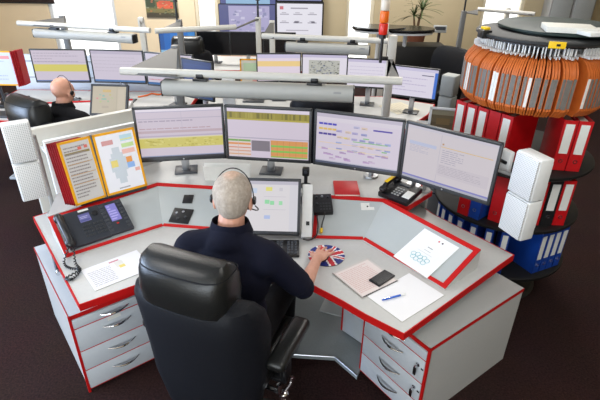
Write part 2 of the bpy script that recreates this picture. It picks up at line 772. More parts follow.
# flush control plates in the left tray
for pts, nm in (([(78 / 3.333 + 150, 192 / 3.333 + 150), (145 / 3.333 + 150, 200 / 3.333 + 150), (128 / 3.333 + 150, 246 / 3.333 + 150), (66 / 3.333 + 150, 240 / 3.333 + 150)], 'switch_plate'),
                ([(115 / 3.333 + 150, 150 / 3.333 + 150), (147 / 3.333 + 150, 150 / 3.333 + 150), (138 / 3.333 + 150, 177 / 3.333 + 150), (106 / 3.333 + 150, 177 / 3.333 + 150)], 'socket_plate')):
    Mx, ww, hh = quad_m([hit(*p, PLC, .004) for p in pts])
    m_ = MB()
    m_.box(None, (ww, hh, .008), Mx=Mx, bevel=.002)
    o = m_.build(nm, 'black_plastic', desk, True)
    if nm == 'switch_plate':
        for i, (u, v) in enumerate(((-.25, .1), (.05, .22), (.25, -.1), (-.1, -.25))):
            kb = MB().cyl(Mx @ Vector((u * ww, v * hh, .003)), Mx @ Vector((u * ww, v * hh, .012)), .008, m='chrome' if i < 2 else 'dark_grey')
            kb = kb.build('knob', None, o)
            kb.data.transform(ROOT[desk.name].inverted())

# foot platform
fp = [(303, 355), (335, 357), (357, 376)]
P = [at(*p, .03) for p in fp]
poly = [(p.x, p.y) for p in P] + [(.52, 2.35), (.30, 2.75), (-.55, 2.8), (-.8, 2.45), (-.40, 2.13)]
t = thing('foot_platform', 'low grey ribbed foot platform under the desk with a pale metal nosing', 'platform', (0, 2.3, 0))
MB().prism(poly, .0, .028).build('deck', 'foot_grey', t, True)
tr = MB()
for a, b in list(zip(P, P[1:])) + [(Vector((-.40, 2.13, .03)), P[0])]:
    tr.tube([a, b], .0045, 6)
tag(tr.build('nosing', 'silver', t, True), 'pale metal nosing')


# ================================================================ pedestals
def pedestal(ofx, ofy, a, hand, label):
    """drawer pedestal. local: front face at y=0, x from 0 (outer corner) along the front"""
    W_, D_, H_ = .439, .785, .551
    rz = a if hand > 0 else a + math.pi
    t = thing('drawer_pedestal', label, 'drawer unit', (ofx, ofy, 0), rz, 'drawer units under the desk')
    x0 = 0 if hand > 0 else -W_
    cx = x0 + W_ / 2
    m = MB()
    m.box((cx, D_ / 2 + .01, H_ / 2 - .01), (W_ - .004, D_ - .02, H_ - .022), m='laminate_side')
    m.build('body', None, t)
    MB().box((cx, D_ / 2, H_ - .01), (W_, D_, .02)).build('top_panel', 'laminate_side' if hand < 0 else 'laminate_cool', t)
    l = MB()
    for x in (x0, x0 + W_):
        l.box((x, D_ / 2, H_ - .0105), (.0035, D_ + .003, .021))
        l.box((x, -.001, H_ / 2), (.013 if x == 0 else .006, .012, H_))
    l.box((cx, -.001, H_ - .012), (W_ + .003, .004, .024))
    tag(l.build('edge_lipping', 'red_edge', t), 'red edge lipping')
    zs = [H_ - .026, H_ - .087, H_ - .245, H_ - .385, .025]
    for k in range(4):
        zt, zb = zs[k], zs[k + 1]
        d = MB().box((cx, .0, (zt + zb) / 2), (W_ - .018, .018, zt - zb - .006), bevel=.0015).build('drawer', 'laminate_cool', t)
        MB().box((cx, -.004, zb), (W_ - .016, .008, .006)).build('drawer_lipping', 'red_edge', d)
        pts = []
        for i in range(13):
            u = i / 12 * 2 - 1
            pts.append((cx + u * .075, -.010 - .028 * (1 - u * u), zt - min(.055, (zt - zb) * .5) + .016 * u * u * hand * 0))
        MB().tube(pts, [.004 + .0035 * (1 - abs(i / 6 - 1)) for i in range(13)], 8).build('handle', 'chrome', d)
        if hand < 0 and k in (1, 2, 3):
            lx = x0 + W_ - .05
            lk = MB().cyl((-.045, -.008, zt - .05), (-.045, -.014, zt - .05), .011)
            lk = lk.build('lock', 'chrome', d)
            if k < 3:
                ky = MB()
                ky.box((-.045, -.026, zt - .05), (.003, .024, .02), bevel=.001, m='chrome')
                ky.box((-.047, -.03, zt - .085), (.018, .004, .05), bevel=.003, m='chrome' if k == 2 else 'black_plastic')
                ky.build('key', None, d)
            MB().box((-.018, -.010, zt - .062), (.014, .004, .008)).build('tab', 'black_plastic', d)
        if hand > 0 and k == 1:
            MB().box((cx - .01, -.0095, zt - .018), (.07, .002, .022)).build('name_strip', 'label_white', d)
    pl = MB().box((cx, D_ / 2 + .02, .012), (W_ - .03, D_ - .05, .024)).build('plinth', 'black_plastic', t)
    return t


pedestal(-1.169, 1.835, .666, 1, 'grey drawer pedestal with red edging under the left wing, beside the leather chair')
pedestal(.630, 1.652, 2.203, -1, 'grey drawer pedestal with red edging and keys in its locks, under the right wing')


# ================================================================ monitors
def make_monitor(w, h, bottom, name='monitor', tilt=.02, bez=.016, foot=True):
    t = thing(name, '', 'monitor')
    b = MB()
    T = Matrix.Translation((0, 0, bottom)) @ Matrix.Rotation(-tilt, 4, 'X')
    b.box(None, (w, .022, h), Mx=T @ Matrix.Translation((0, .012, h / 2)), bevel=.004)
    b.box(None, (w * .72, .03, h * .6), Mx=T @ Matrix.Translation((0, .034, h / 2)), bevel=.012)
    bz = b.build('casing', 'bezel', t)
    f = MB()
    for s_ in (-1, 1):
        f.box(None, (bez, .006, h), Mx=T @ Matrix.Translation((s_ * (w - bez) / 2, -.001, h / 2)), bevel=.0015)
    f.box(None, (w, .006, bez), Mx=T @ Matrix.Translation((0, -.001, h - bez / 2)), bevel=.0015)
    f.box(None, (w, .006, bez * 1.4), Mx=T @ Matrix.Translation((0, -.001, bez * .7)), bevel=.0015)
    f.build('bezel', 'bezel', t)
    f = MB()
    f.cyl(T @ Vector((0, -.0035, bez * .7)), T @ Vector((0, -.005, bez * .7)), .005, 12)
    f.build('badge', 'silver', t)
    if foot:
        st = MB()
        st.box((0, .09, bottom * .5 + .07), (.05, .03, bottom + .12), bevel=.006)
        st.build('stand', 'silver', t)
        MB().box((0, .10, .006), (.15, .13, .012), bevel=.004).build('foot', 'dark_grey', t)
    Mx = T @ Matrix.Translation((0, -.0006, h / 2 + bez * .2)) @ Matrix.Rotation(R(90), 4, 'X')
    return t, w - 2 * bez, h - 2.4 * bez, Mx


def screen_m1(rng):
    L = [(0, .95, 1, 1, (236, 228, 240)), (0, .935, 1, .95, (190, 182, 205))]
    L += [(0, .80, 1, .815, (190, 182, 200)), (0, .52, 1, .57, (198, 176, 186)), (0, .44, 1, .47, (190, 178, 200)), (.0, .41, 1, .43, (228, 222, 170))]
    L += lines(rng, .02, .95, .72, .80, 1, (176, 164, 184), .3)
    L += lines(rng, .02, .95, .58, .64, 1, (190, 160, 170), .3)
    L += [(.52, .58, .525, .93, (196, 188, 206))]
    L += [(.0, .22, 1, .41, (214, 204, 112))]
    for i in range(60):
        x = rng.uniform(.05, .93)
        y = rng.uniform(.23, .38)
        L.append((x, y, x + rng.uniform(.01, .05), y + .02, rng.choice([(196, 184, 84), (186, 174, 80), (224, 216, 136)])))
    L += [(0, .0, 1, .035, (60, 60, 70)), (0, .035, 1, .055, (150, 160, 190))]
    return L


def screen_m2(rng):
    L = [(0, .94, 1, 1, (226, 216, 232)), (0, .80, 1, .93, (156, 144, 52))]
    for i in range(30):
        x = rng.uniform(.02, .95)
        L.append((x, .81, x + rng.uniform(.01, .03), .92, rng.choice([(136, 124, 36), (172, 160, 70), (120, 112, 40)])))
    L += [(0, .77, 1, .80, (184, 170, 70)), (0, .40, 1, .42, (176, 170, 190))]
    L += [(.0, .02, .28, .38, (228, 210, 206)), (0, .33, .28, .37, (120, 170, 90)), (0, .26, .28, .30, (226, 150, 90)), (0, .19, .28, .21, (214, 130, 100)), (0, .12, .28, .14, (214, 150, 120)), (0, .05, .28, .07, (220, 160, 110)), (.12, .02, .125, .38, (200, 180, 180))]
    L += [(.29, .14, .52, .36, (130, 122, 132))]
    L += [(.53, .02, .99, .38, (222, 156, 92)), (.53, .24, .99, .28, (130, 200, 90)), (.53, .13, .99, .17, (130, 200, 90)), (.53, .02, .99, .05, (150, 190, 90))]
    for i in range(6):
        L.append((.53 + i * .078, .02, .534 + i * .078, .38, (196, 130, 76)))
    return L


def screen_m3(rng):
    L = [(0, .93, 1, 1, (198, 190, 208)), (0, .85, 1, .93, (222, 214, 226))]
    for r_, y in enumerate((.80, .70, .60)):
        c = [(70, 64, 190), (226, 190, 90), (70, 50, 150)][r_]
        for k in range(4):
            L.append((.03 + k * .055, y - .02, .078 + k * .055, y + .02, c))
    L += [(.68, .76, .9, .79, (84, 66, 170))]
    for k in range(7):
        for r_ in range(5):
            x = .25 + k * .095 + rng.uniform(-.01, .01)
            y = .78 - r_ * .12 - k * .006
            if rng.random() < .8 and not (x > .62 and y > .6):
                L.append((x, y, x + .07, y + .045, rng.choice([(160, 176, 222), (178, 170, 212), (222, 200, 180), (156, 160, 206), (190, 188, 218)])))
                L.append((x + .005, y + .01, x + .05, y + .018, (140, 134, 170)))
    L += [(.45, .50, .86, .515, (130, 200, 120)), (.57, .58, .64, .60, (130, 200, 120)), (.8, .36, .86, .38, (120, 190, 110)), (.33, .55, .38, .57, (232, 214, 90)), (.03, .42, .9, .435, (230, 206, 180)), (.03, .30, .8, .315, (232, 216, 190))]
    for i in range(14):
        x, y = rng.uniform(.05, .85), rng.uniform(.08, .36)
        L.append((x, y, x + .08, y + .03, rng.choice([(192, 162, 204), (206, 186, 214), (180, 154, 194)])))
        L.append((x, y + .032, x + .05, y + .04, (150, 120, 160)))
    L += [(0, 0, 1, .04, (80, 86, 110)), (0, .04, 1, .06, (190, 190, 206))]
    return L


def screen_m4(rng):
    L = [(0, .95, 1, 1, (206, 200, 212)), (.04, .66, .36, .72, (190, 196, 222))]
    L += lines(rng, .05, .3, .52, .66, 5, (186, 182, 200), .4)
    L += [(.40, .05, .405, .94, (190, 184, 198)), (.41, .73, .97, .742, (222, 186, 116)), (.42, .77, .44, .80, (190, 150, 100))]
    L += lines(rng, .43, .7, .44, .70, 7, (170, 164, 182), .3)
    L += [(.40, .20, .97, .42, (206, 198, 206))]
    L += lines(rng, .42, .95, .24, .41, 6, (180, 172, 184), .3)
    L += [(0, .04, 1, .07, (130, 130, 196)), (0, 0, 1, .04, (176, 176, 190))]
    return L


MON = [(-.763, 2.855, .173, screen_m1, (214, 202, 216), 'wide dark-framed monitor left of the man, lilac screen with one broad yellow band'),
       (-.209, 2.856, -.112, screen_m2, (216, 204, 220), 'wide monitor above the man\'s head, olive top band and orange table on its screen'),
       (.344, 2.734, -.322, screen_m3, (218, 208, 224), 'wide monitor with a lilac screen of many small coloured boxes, above the red notebook'),
       (.824, 2.465, -.673, screen_m4, (212, 204, 210), 'wide monitor at the right end of the row, pale text page, beside the white speaker')]
for i, (x, y, a, fn, base, lab) in enumerate(MON):
    t, sw, sh, Mx = make_monitor(.554, .363, .979 - ZH, foot=i < 2)
    place(t, (x, y, ZH), a)
    if i >= 2:
        px_, py_ = ((.475, 2.90), (.735, 2.765))[i - 2]
        m_ = MB()
        m_.cyl((px_, py_, ZH), (px_, py_, 1.17), .016, 14)
        m_.lathe([(0, .012), (.045, .01), (.05, 0), (0, 0)], c=(px_, py_, ZH), seg=24)
        m_.build('pole', 'silver', t, True)
        m_ = MB()
        v_ = Vector((x, y, 1.16)) + Vector((-math.sin(a), math.cos(a), 0)) * .05
        m_.tube([(px_, py_, 1.15), (v_.x + .03, v_.y + .08, 1.155), v_], .014, 10)
        m_.build('swivel_arm', 'silver', t, True)
    # front plane of the glass lies at local y=0
    t['label'] = lab
    t['group'] = 'wide monitors on the near control desk'
    picture('screen', sw, sh, fn(random.Random(i)), t, Mx, LIT, base)
# ================================================================ things on the near desk
rng = random.Random(3)
ID4 = Matrix()


def sheet(name, label, cat, pts, rects, base=(232, 231, 230), thick=.0012, parent_mat=None, group=None, mat_=None):
    Mx, w_, h_ = quad_m(pts)
    t = thing_m(name, label, cat, Mx, group)
    MB().box((0, 0, 0), (w_, h_, thick)).build('paper', 'paper_edge', t)
    picture('print', w_, h_, rects, t, Matrix.Translation((0, 0, thick / 2 + .0003)), mat_ or PRINT, base)
    return t


def q4(px, z):
    return [at(*p, z) for p in px]


# letter in the left wing
S = [(82, 272), (127.5, 250.5), (152, 268), (95, 291)]
d1 = at(*S[0], .7425) - at(*S[3], .7425)
bl = at(*S[3], .7425)
d2 = Vector((d1.y, -d1.x, 0)).normalized() * .297
d1 = d1.normalized() * .21
sheet('printed_letter', 'white printed sheet lying on the left wing in front of the desk phone', 'paper', [bl + d1, bl + d1 + d2, bl + d2, bl],
      [(.45, .84, .62, .9, (196, 130, 140)), (.52, .55, .66, .82, (214, 212, 206)), (.56, .5, .66, .62, (226, 206, 110))] + lines(rng, .05, .48, .1, .78, 9, (168, 166, 172), .3), (226, 226, 230))
# laminated list with pinkish table
S = q4([(332, 275), (365, 258), (402, 281), (362, 297)], .7425)
sheet('laminated_list', 'laminated sheet with pink table lines, half under the black mobile phone', 'paper', S,
      [(.05, .05, .95, .95, (226, 214, 210))] + lines(rng, .08, .9, .12, .9, 15, (212, 178, 174), .35) + [(.03, .0, .97, .03, (60, 56, 56)), (.0, .0, .02, 1, (120, 110, 108))], (206, 200, 196), mat_=GLOSSPRINT)
# blank paper with pen
S = q4([(367, 296.5), (409, 273.5), (444.4, 295), (402.4, 322)], .7425)
sheet('blank_sheet', 'blank white sheet with a blue pen on it, at the right front corner', 'paper', S, [], (238, 238, 240))
a, b = at(382, 300, .749), at(406.5, 293.5, .749)
t = thing('ballpoint_pen', 'blue and white ballpoint pen lying on the blank white sheet', 'pen', ((a + b) / 2)[:], math.atan2((b - a).y, (b - a).x))
L_ = (b - a).length / 2
MB().tube([(-L_ * .75, 0, 0), (L_ * .5, 0, 0)], .0048, 10).build('barrel', 'blue_pen', t)
tag(MB().tube([(-L_, 0, 0), (-L_ * .72, 0, 0)], [.003, .005], 10).build('cap', 'blue_pen', t))
tag(MB().tube([(L_ * .5, 0, 0), (L_ * .85, 0, 0), (L_, 0, 0)], [.0048, .004, .001], 10).build('tip', 'white_plastic', t), 'pale tip')
MB().box((-L_ * .6, 0, .006), (.035, .003, .002)).build('clip', 'chrome', t)
# mobile phone
S = q4([(368.5, 280), (384.5, 269.8), (395.5, 275.8), (379.3, 286.8)], .748)
Mx, w_, h_ = quad_m(S)
t = thing_m('mobile_phone', 'black mobile phone lying on the laminated sheet', 'phone', Mx)
MB().box((0, 0, 0), (w_, h_, .009), bevel=.004).build('case', 'black_plastic', t)
MB().box((0, 0, .0048), (w_ * .9, h_ * .84, .0008)).build('screen', 'screen_off', t)
# notice on the right tray
S = [hit(*p, PRW, .0075) for p in [(425.5, 228), (459, 248.5), (427.5, 277.5), (392.5, 256.5)]]
R_ = [(.52, .86, .56, .90, (200, 90, 90)), (.62, .86, .66, .90, (70, 60, 66)), (.44, .62, .58, .64, (150, 150, 150)), (.42, .53, .60, .545, (190, 190, 190))]
R_ += [(.3, .46, .7, .47, (205, 205, 205))]
nt_ = sheet('notice', 'white notice with a ring of linked teal circles, on the right sloped tray', 'paper', S, R_, (236, 238, 240))
lg = MB()
for i in range(9):
    c = .12 + i % 5 * .012
for i, (u, v) in enumerate([(-.045, -.045), (-.022, -.037), (0, -.045), (.022, -.037), (.045, -.045), (-.035, -.062), (-.012, -.066), (.012, -.062), (.036, -.066)]):
    pts = [(u + .013 * math.cos(k * math.pi / 8), v + .013 * math.sin(k * math.pi / 8), .0016) for k in range(17)]
    lg.tube(pts, .0012, 4)
mat('teal_ink', (110, 176, 184), .6)
lg.build('logo', 'teal_ink', nt_)
# small white label patch and stickers on right tray
Mx, w_, h_ = quad_m([hit(*p, PRC, .0085) for p in [(361, 203), (374, 203), (374, 210), (361, 210)]])
t = thing_m('paper_tab', 'small white paper tab with a dark dot at the back of the right tray', 'label', Mx)
MB().box((0, 0, 0), (w_, h_, .001)).build('paper', 'label_white', t)
MB().lathe([(0, .0014), (.006, .0012), (.006, .0005), (0, .0005)], seg=14).build('dot', 'black_plastic', t)
Mx, w_, h_ = quad_m([hit(*p, PRW, .004) for p in [(465, 252.5), (471, 251.5), (473, 256), (467, 257)]])
t = tag(MB().lathe([(0, .0012), (w_ / 2, .0008), (w_ / 2, 0), (0, 0)], seg=18, Mx=Mx).build('round_sticker', 'label_white'), 'round white sticker at the outer corner of the right tray', 'sticker')
# red notebook
S = q4([(333, 181), (357, 181.5), (360, 195), (335, 195)], ZH + .012)
Mx, w_, h_ = quad_m(S)
t = thing_m('notebook', 'small red notebook lying on the rear shelf below the third monitor', 'notebook', Mx)
MB().box((0, 0, .003), (w_, h_, .003), bevel=.001).build('cover', 'folder_red' if 0 else 'binder_red', t)
MB().box((0, -.001, -.003), (w_ - .006, h_ - .006, .009)).build('pages', 'paper_edge', t)
MB().box((0, 0, -.0093), (w_, h_, .003), bevel=.001).build('cover', 'binder_red', t)

# --- keyboard
t = thing('keyboard', 'black computer keyboard mostly hidden behind the man\'s shoulder', 'keyboard', (-.215, 2.185, ZT), R(1))
MB().box((0, 0, .009), (.43, .155, .016), bevel=.005).build('case', 'black_plastic', t)
k = MB()
for r_ in range(5):
    for c in range(21):
        if c == 14 or c == 17:
            continue
        k.box((-.198 + c * .0197, -.056 + r_ * .026, .020), (.016, .02, .008), bevel=.002, seg=1)
tag(k.build('keys', 'dark_grey', t), kind='stuff')

# --- round mouse mat with the flag on it
C_ = (.148, 2.135)
RM = .100
me = bpy.data.meshes.new('mouse_mat')
vs, fs, cs = [], [], []
NR, NA = 22, 96
for i in range(NR + 1):
    for k in range(NA):
        r_ = RM * max(i, .001) / NR
        vs.append((r_ * math.cos(2 * math.pi * k / NA), r_ * math.sin(2 * math.pi * k / NA), .004))


def flag(x, y):
    u, v = x / RM, y / RM * 1.15
    if abs(u) < .13 or abs(v) < .15:
        return (196, 40, 52)
    if abs(u) < .23 or abs(v) < .26:
        return (232, 230, 230)
    for s_ in (1, -1):
        d = abs(v - s_ * u * .85) / 1.31
        if d < .06:
            return (196, 40, 52)
        if d < .14:
            return (232, 230, 230)
    return (32, 46, 120)


for i in range(NR):
    for k in range(NA):
        a0, a1, b0, b1 = i * NA + k, i * NA + (k + 1) % NA, (i + 1) * NA + k, (i + 1) * NA + (k + 1) % NA
        fs.append((a0, b0, b1, a1))
        rr, aa = RM * (i + .5) / NR, 2 * math.pi * (k + .5) / NA
        cs.append(lin(flag(rr * math.cos(aa), rr * math.sin(aa))))
me.from_pydata(vs, [], fs)
ca = me.color_attributes.new('Col', 'FLOAT_COLOR', 'CORNER')
for f, c in zip(me.polygons, cs):
    for li in f.loop_indices:
        ca.data[li].color = c
me.materials.append(PRINT)
t = thing('mouse_mat', 'round mouse mat printed with a red white and blue flag under the man\'s hand', 'mouse mat', (*C_, ZT), R(20))
o = bpy.data.objects.new('printed_top', me)
COL.objects.link(o)
o.parent = t
MB().lathe([(0, .0005), (RM, .0005), (RM, .0038), (0, .0038)], seg=64).build('rubber_base', 'black_plastic', t)
# --- mouse under the hand
t = thing('computer_mouse', 'dark computer mouse under the man\'s right hand', 'mouse', (.132, 2.108, ZT + .004), R(-22))
MB().ball((0, 0, .010), (.027, .048, .018)).build('shell', 'black_plastic', t)
MB().cyl((-.004, .026, .02), (.004, .026, .02), .007, 12).build('wheel', 'dark_grey', t)


# --- desk telephone on left tray
def onplane_dir(p, q, P):
    return hit(*q, P) - hit(*p, P)


P0 = hit(68, 254, PLW, 0)
P1 = hit(136, 231, PLW, 0)
P2 = hit(55, 219, PLW, .02)
ex = (P1 - P0).normalized()
nn = PLW[1]
ey = nn.cross(ex)
wd = (P1 - P0).length
dp = (P2 - P0).dot(ey)
print('PHONE', wd, dp)
Mx = frame_m(P0 + ex * wd / 2 + ey * dp / 2 + nn * .003, ex, nn)
t = thing_m('desk_telephone', 'dark grey desk telephone with display and key extension on the left sloped tray', 'telephone', Mx)
m = MB()
tilt_m = Matrix.Translation((0, 0, .024)) @ Matrix.Rotation(R(8), 4, 'X')
m.box(None, (wd * .60, dp * .92, .028), Mx=tilt_m @ Matrix.Translation((-wd * .155, 0, 0)), bevel=.006)
m.build('base', 'phone_body', t)
x = MB()
x.box(None, (wd * .36, dp * .9, .022), Mx=tilt_m @ Matrix.Translation((wd * .315, 0, 0)), bevel=.005)
x = x.build('key_extension', 'phone_body', t)
picture('extension_display', wd * .15, dp * .48, lines(rng, .1, .9, .05, .95, 6, (196, 190, 250), .5), x, tilt_m @ Matrix.Translation((wd * .31, dp * .12, .0118)), LIT, (138, 132, 216))
MB().box(None, (.012, .007, .004), Mx=tilt_m @ Matrix.Translation((wd * .30, -dp * .2, .012))).build('button', 'signal_red', x)
for s_ in (-1, 1):
    kb = MB()
    for r_ in range(8):
        kb.box(None, (wd * .055, dp * .06, .004), Mx=tilt_m @ Matrix.Translation((wd * .31 + s_ * wd * .135, dp * (.36 - r_ * .1), .012)), bevel=.001, seg=1)
    kb.build('side_keys', 'dark_grey', x)
picture('display', wd * .16, dp * .22, [(.05, .1, .9, .3, (80, 84, 150)), (.1, .45, .7, .52, (190, 190, 230)), (.1, .62, .8, .69, (190, 190, 230)), (0, .8, 1, 1, (96, 96, 160))], t, tilt_m @ Matrix.Translation((-wd * .10, dp * .20, .0147)), LIT, (112, 112, 176))
MB().box(None, (wd * .15, dp * .05, .002), Mx=tilt_m @ Matrix.Translation((-wd * .08, dp * .40, .015))).build('name_label', 'label_white', t)
kb = MB()
for r_ in range(4):
    for c in range(3):
        kb.box(None, (wd * .035, dp * .05, .005), Mx=tilt_m @ Matrix.Translation((-wd * (.17 - c * .05), -dp * (.02 + r_ * .09), .0155)), bevel=.001, seg=1)
    for c in range(3):
        kb.box(None, (wd * .035, dp * .05, .005), Mx=tilt_m @ Matrix.Translation((wd * (.0 + c * .05), -dp * (.02 + r_ * .09), .0155)), bevel=.001, seg=1)
kb.build('keypad', 'bezel', t)
MB().lathe([(0, .006), (.016, .004), (.017, 0), (0, 0)], seg=20, Mx=tilt_m @ Matrix.Translation((wd * .06, dp * .24, .014))).build('navigation_key', 'black_plastic', t)
hs = MB()
hx = -wd * .43
hp = [(hx, dp * .40, .055), (hx, dp * .30, .066), (hx - .002, 0, .076), (hx, -dp * .30, .066), (hx, -dp * .42, .055)]
hs.tube(smooth_pts(hp, 5), [.0195] * 21, 12)
hs.ball((hx, dp * .36, .048), (.028, .034, .024))
hs.ball((hx, -dp * .38, .048), (.028, .034, .024))
hs = hs.build('handset', 'black_plastic', t)
hs.data.transform(Matrix.Diagonal((1.0, 1, 1, 1)))
# curly cord
pts = []
c0 = Mx @ Vector((hx + .01, -dp * .44, .045))
base = [c0, at(75, 262, .76), at(80, 270, .752), at(72, 279, .752), at(66, 278, .752), at(79, 270, .766), at(70, 268, .75), at(64, 262, .76), Mx @ Vector((hx - .0, -dp * .3, .02))]
cv = smooth_pts(base, 26)
helix = []
for i, p in enumerate(cv):
    d = (cv[min(i + 1, len(cv) - 1)] - cv[max(i - 1, 0)]).normalized()
    u_ = d.cross(Vector((0, 0, 1))).normalized()
    v_ = u_.cross(d)
    an = i * 1.25
    helix.append(p + (u_ * math.cos(an) + v_ * math.sin(an)) * .0048)
inv = Mx.inverted()
MB().tube([inv @ p for p in helix], .0036, 5).build('curly_cord', 'black_plastic', t)

# --- intercom box with gooseneck
S = [hit(*p, PRC, .035) for p in [(312.5, 194.5), (333, 193), (331.5, 212), (313.5, 212)]]
Mx, w_, h_ = quad_m(S)
t = thing_m('intercom', 'black intercom box with knobs and a short gooseneck microphone, on the right tray', 'intercom', Mx @ Matrix.Translation((0, 0, -.016)))
MB().box((0, 0, 0), (w_, h_, .032), bevel=.005).build('case', 'black_plastic', t)
for u, v in ((-.3, .3), (.0, .32), (.3, .3), (-.3, -.05)):
    MB().cyl((u * w_, v * h_, .015), (u * w_, v * h_, .026), .007, 12).build('knob', 'dark_grey' if u else 'silver', t)
kb = MB()
for r_ in range(3):
    for c in range(4):
        kb.box((-.1 * w_ + c * w_ * .15, -.05 * h_ - r_ * h_ * .15, .0165), (w_ * .1, h_ * .09, .004))
kb.build('push_buttons', 'bezel', t)
inv = (Mx @ Matrix.Translation((0, 0, -.016))).inverted()
gp = [inv @ hit(325, 212, PRC, .03), inv @ hit(324, 217, PRC, .045), inv @ hit(322, 224, PRC, .035), inv @ hit(321.5, 229, PRC, .016)]
g = MB().tube(smooth_pts(gp, 5), .004, 8).build('gooseneck', 'black_plastic', t)
MB().tube([inv @ hit(321.5, 228.5, PRC, .016), inv @ hit(321, 233, PRC, .01)], .009, 10).build('microphone_tip', 'tag_yellow', g)['label'] = 'yellow microphone tip'

# --- black phone on the rear shelf, right
S = q4([(379, 182), (401, 180), (418, 189), (405, 203)], ZH + .03)
ctr = at(399.5, 196.5, ZH)
t = thing('desk_telephone', 'black desk telephone with yellow striped handset at the right end of the rear shelf', 'telephone', ctr[:], R(-42))
Tm = Matrix.Translation((0, 0, .03)) @ Matrix.Rotation(R(10), 4, 'X')
MB().box(None, (.21, .18, .035), Mx=Tm, bevel=.008).build('base', 'black_plastic', t)
hs = MB()
hs.tube(smooth_pts([(-.075, -.075, .06), (-.078, -.04, .078), (-.078, .04, .088), (-.075, .085, .078)], 5), .015, 12)
hs.ball((-.075, -.075, .057), (.026, .03, .02))
hs.ball((-.075, .085, .07), (.026, .03, .02))
hs = hs.build('handset', 'black_plastic', t)
MB().box(None, (.022, .12, .006), Mx=Matrix.Translation((-.078, .01, .0995)) @ Matrix.Rotation(R(5), 4, 'X'), bevel=.001).build('yellow_strip', 'yellow', hs)['label'] = 'yellow strip'
kb = MB()
for r_ in range(4):
    for c in range(3):
        kb.box(None, (.014, .012, .006), Mx=Tm @ Matrix.Translation((-.02 + c * .02, .01 - r_ * .022, .019)), bevel=.001, seg=1)
kb.build('keypad', 'grey_paint', t)
MB().box(None, (.05, .075, .003), Mx=Tm @ Matrix.Translation((.07, -.02, .0185)), bevel=.001).build('speed_dial_card', 'label_white', t)
MB().box(None, (.075, .028, .004), Mx=Tm @ Matrix.Translation((0, .06, .019)), bevel=.001).build('display', 'dark_grey', t)

# --- touch screen behind the man
TLc, TRc = Vector((-.292, 2.50, 1.03)), aty(301.8, 179, 2.50)
BRc = aty(299, 235, 2.27)
ex = Vector((1, -.02, 0)).normalized()
hh = (TRc - BRc)
wdt = .372
nrm = ex.cross(hh).normalized()
Mx = frame_m((TRc + BRc) / 2 - ex * wdt / 2, ex, nrm)
hgt = hh.length
print('TOUCH', wdt, hgt, TRc, BRc)
t = thing_m('touch_screen', 'tilted touch screen behind the man\'s head, pale page with green and yellow buttons', 'monitor', Mx)
MB().box((0, 0, -.018), (wdt, hgt, .034), bevel=.006).build('casing', 'bezel', t)
R_ = [(0, .93, 1, 1, (196, 192, 206)), (.45, .80, .56, .88, (232, 226, 120)), (.68, .80, .74, .87, (210, 206, 214)), (.44, .54, .52, .62, (150, 224, 170)), (.53, .52, .60, .60, (150, 224, 170)), (.68, .52, .74, .60, (160, 226, 176)), (.86, .0, 1, .93, (218, 216, 224)),
      (.44, .24, .54, .31, (180, 196, 236)), (.1, .55, .3, .62, (214, 206, 220)), (.1, .75, .3, .85, (200, 214, 236)), (.42, .68, .8, .69, (206, 200, 210)), (.42, .42, .8, .43, (206, 200, 210))]
picture('screen', wdt - .032, hgt - .036, R_, t, Matrix.Translation((0, 0, .0003)), LIT, (226, 222, 226))
f = MB()
for s_ in (-1, 1):
    f.box((s_ * (wdt - .016) / 2, 0, .001), (.016, hgt, .005), bevel=.001)
    f.box((0, s_ * (hgt - .018) / 2, .001), (wdt, .018, .005), bevel=.001)
f.build('bezel', 'dark_grey', t)
inv = Mx.inverted()
st = MB()
st.tube([inv @ Vector((-.14, 2.45, .90)), inv @ Vector((-.14, 2.52, .80)), inv @ Vector((-.14, 2.54, .752))], .022, 10)
st.prism([(0, 0)] * 0 or [(-.24, 2.42), (-.04, 2.42), (-.04, 2.60), (-.24, 2.60)], ZT + .0, ZT + .012)
for v in list(st.bm.verts)[-8:]:
    v.co = inv @ v.co
st.build('stand', 'dark_grey', t)
# --- white reader unit right of the touch screen
a_, b_ = aty(308, 184, 2.50), aty(306, 237, 2.27)
hh2 = a_ - b_
Mx2 = frame_m((a_ + b_) / 2, ex, ex.cross(hh2).normalized())
t = thing_m('card_reader', 'slim white upright unit with a black button, right of the touch screen', 'reader', Mx2)
MB().box((0, 0, -.02), (.062, hh2.length, .04), bevel=.005).build('case', 'white_plastic', t)
MB().box((.006, -.25 * hh2.length, .001), (.02, .024, .004), bevel=.002).build('button', 'black_plastic', t)
inv = Mx2.inverted()
st = MB().tube([inv @ Vector((.045, 2.42, .90)), inv @ Vector((.045, 2.47, .80)), inv @ Vector((.045, 2.47, ZT + .001))], .014, 8).build('stand', 'dark_grey', t)
cb = smooth_pts([inv @ at(303, 239, .77), inv @ at(309, 240, .752), inv @ at(316, 236, .765), inv @ at(318, 226, .80), inv @ at(316.5, 214, .82)], 6)
MB().tube(cb, .004, 6).build('cable', 'black_plastic', t)
# --- small black camera unit behind the reader (on the rear shelf)
p = at(307, 184, ZH)
t = thing('webcam', 'small black camera on a short stem between the two middle monitors', 'camera', (.035, 2.74, ZH), R(-5))
MB().lathe([(0, .008), (.04, .006), (.042, 0), (0, 0)], seg=20).build('base', 'black_plastic', t)
MB().cyl((0, 0, .006), (0, 0, .085), .012, 12).build('stem', 'black_plastic', t)
MB().box((0, -.005, .105), (.045, .04, .055), bevel=.008).build('head', 'black_plastic', t)
MB().cyl((0, -.024, .108), (0, -.03, .108), .011, 14).build('lens', 'dark_grey', t)
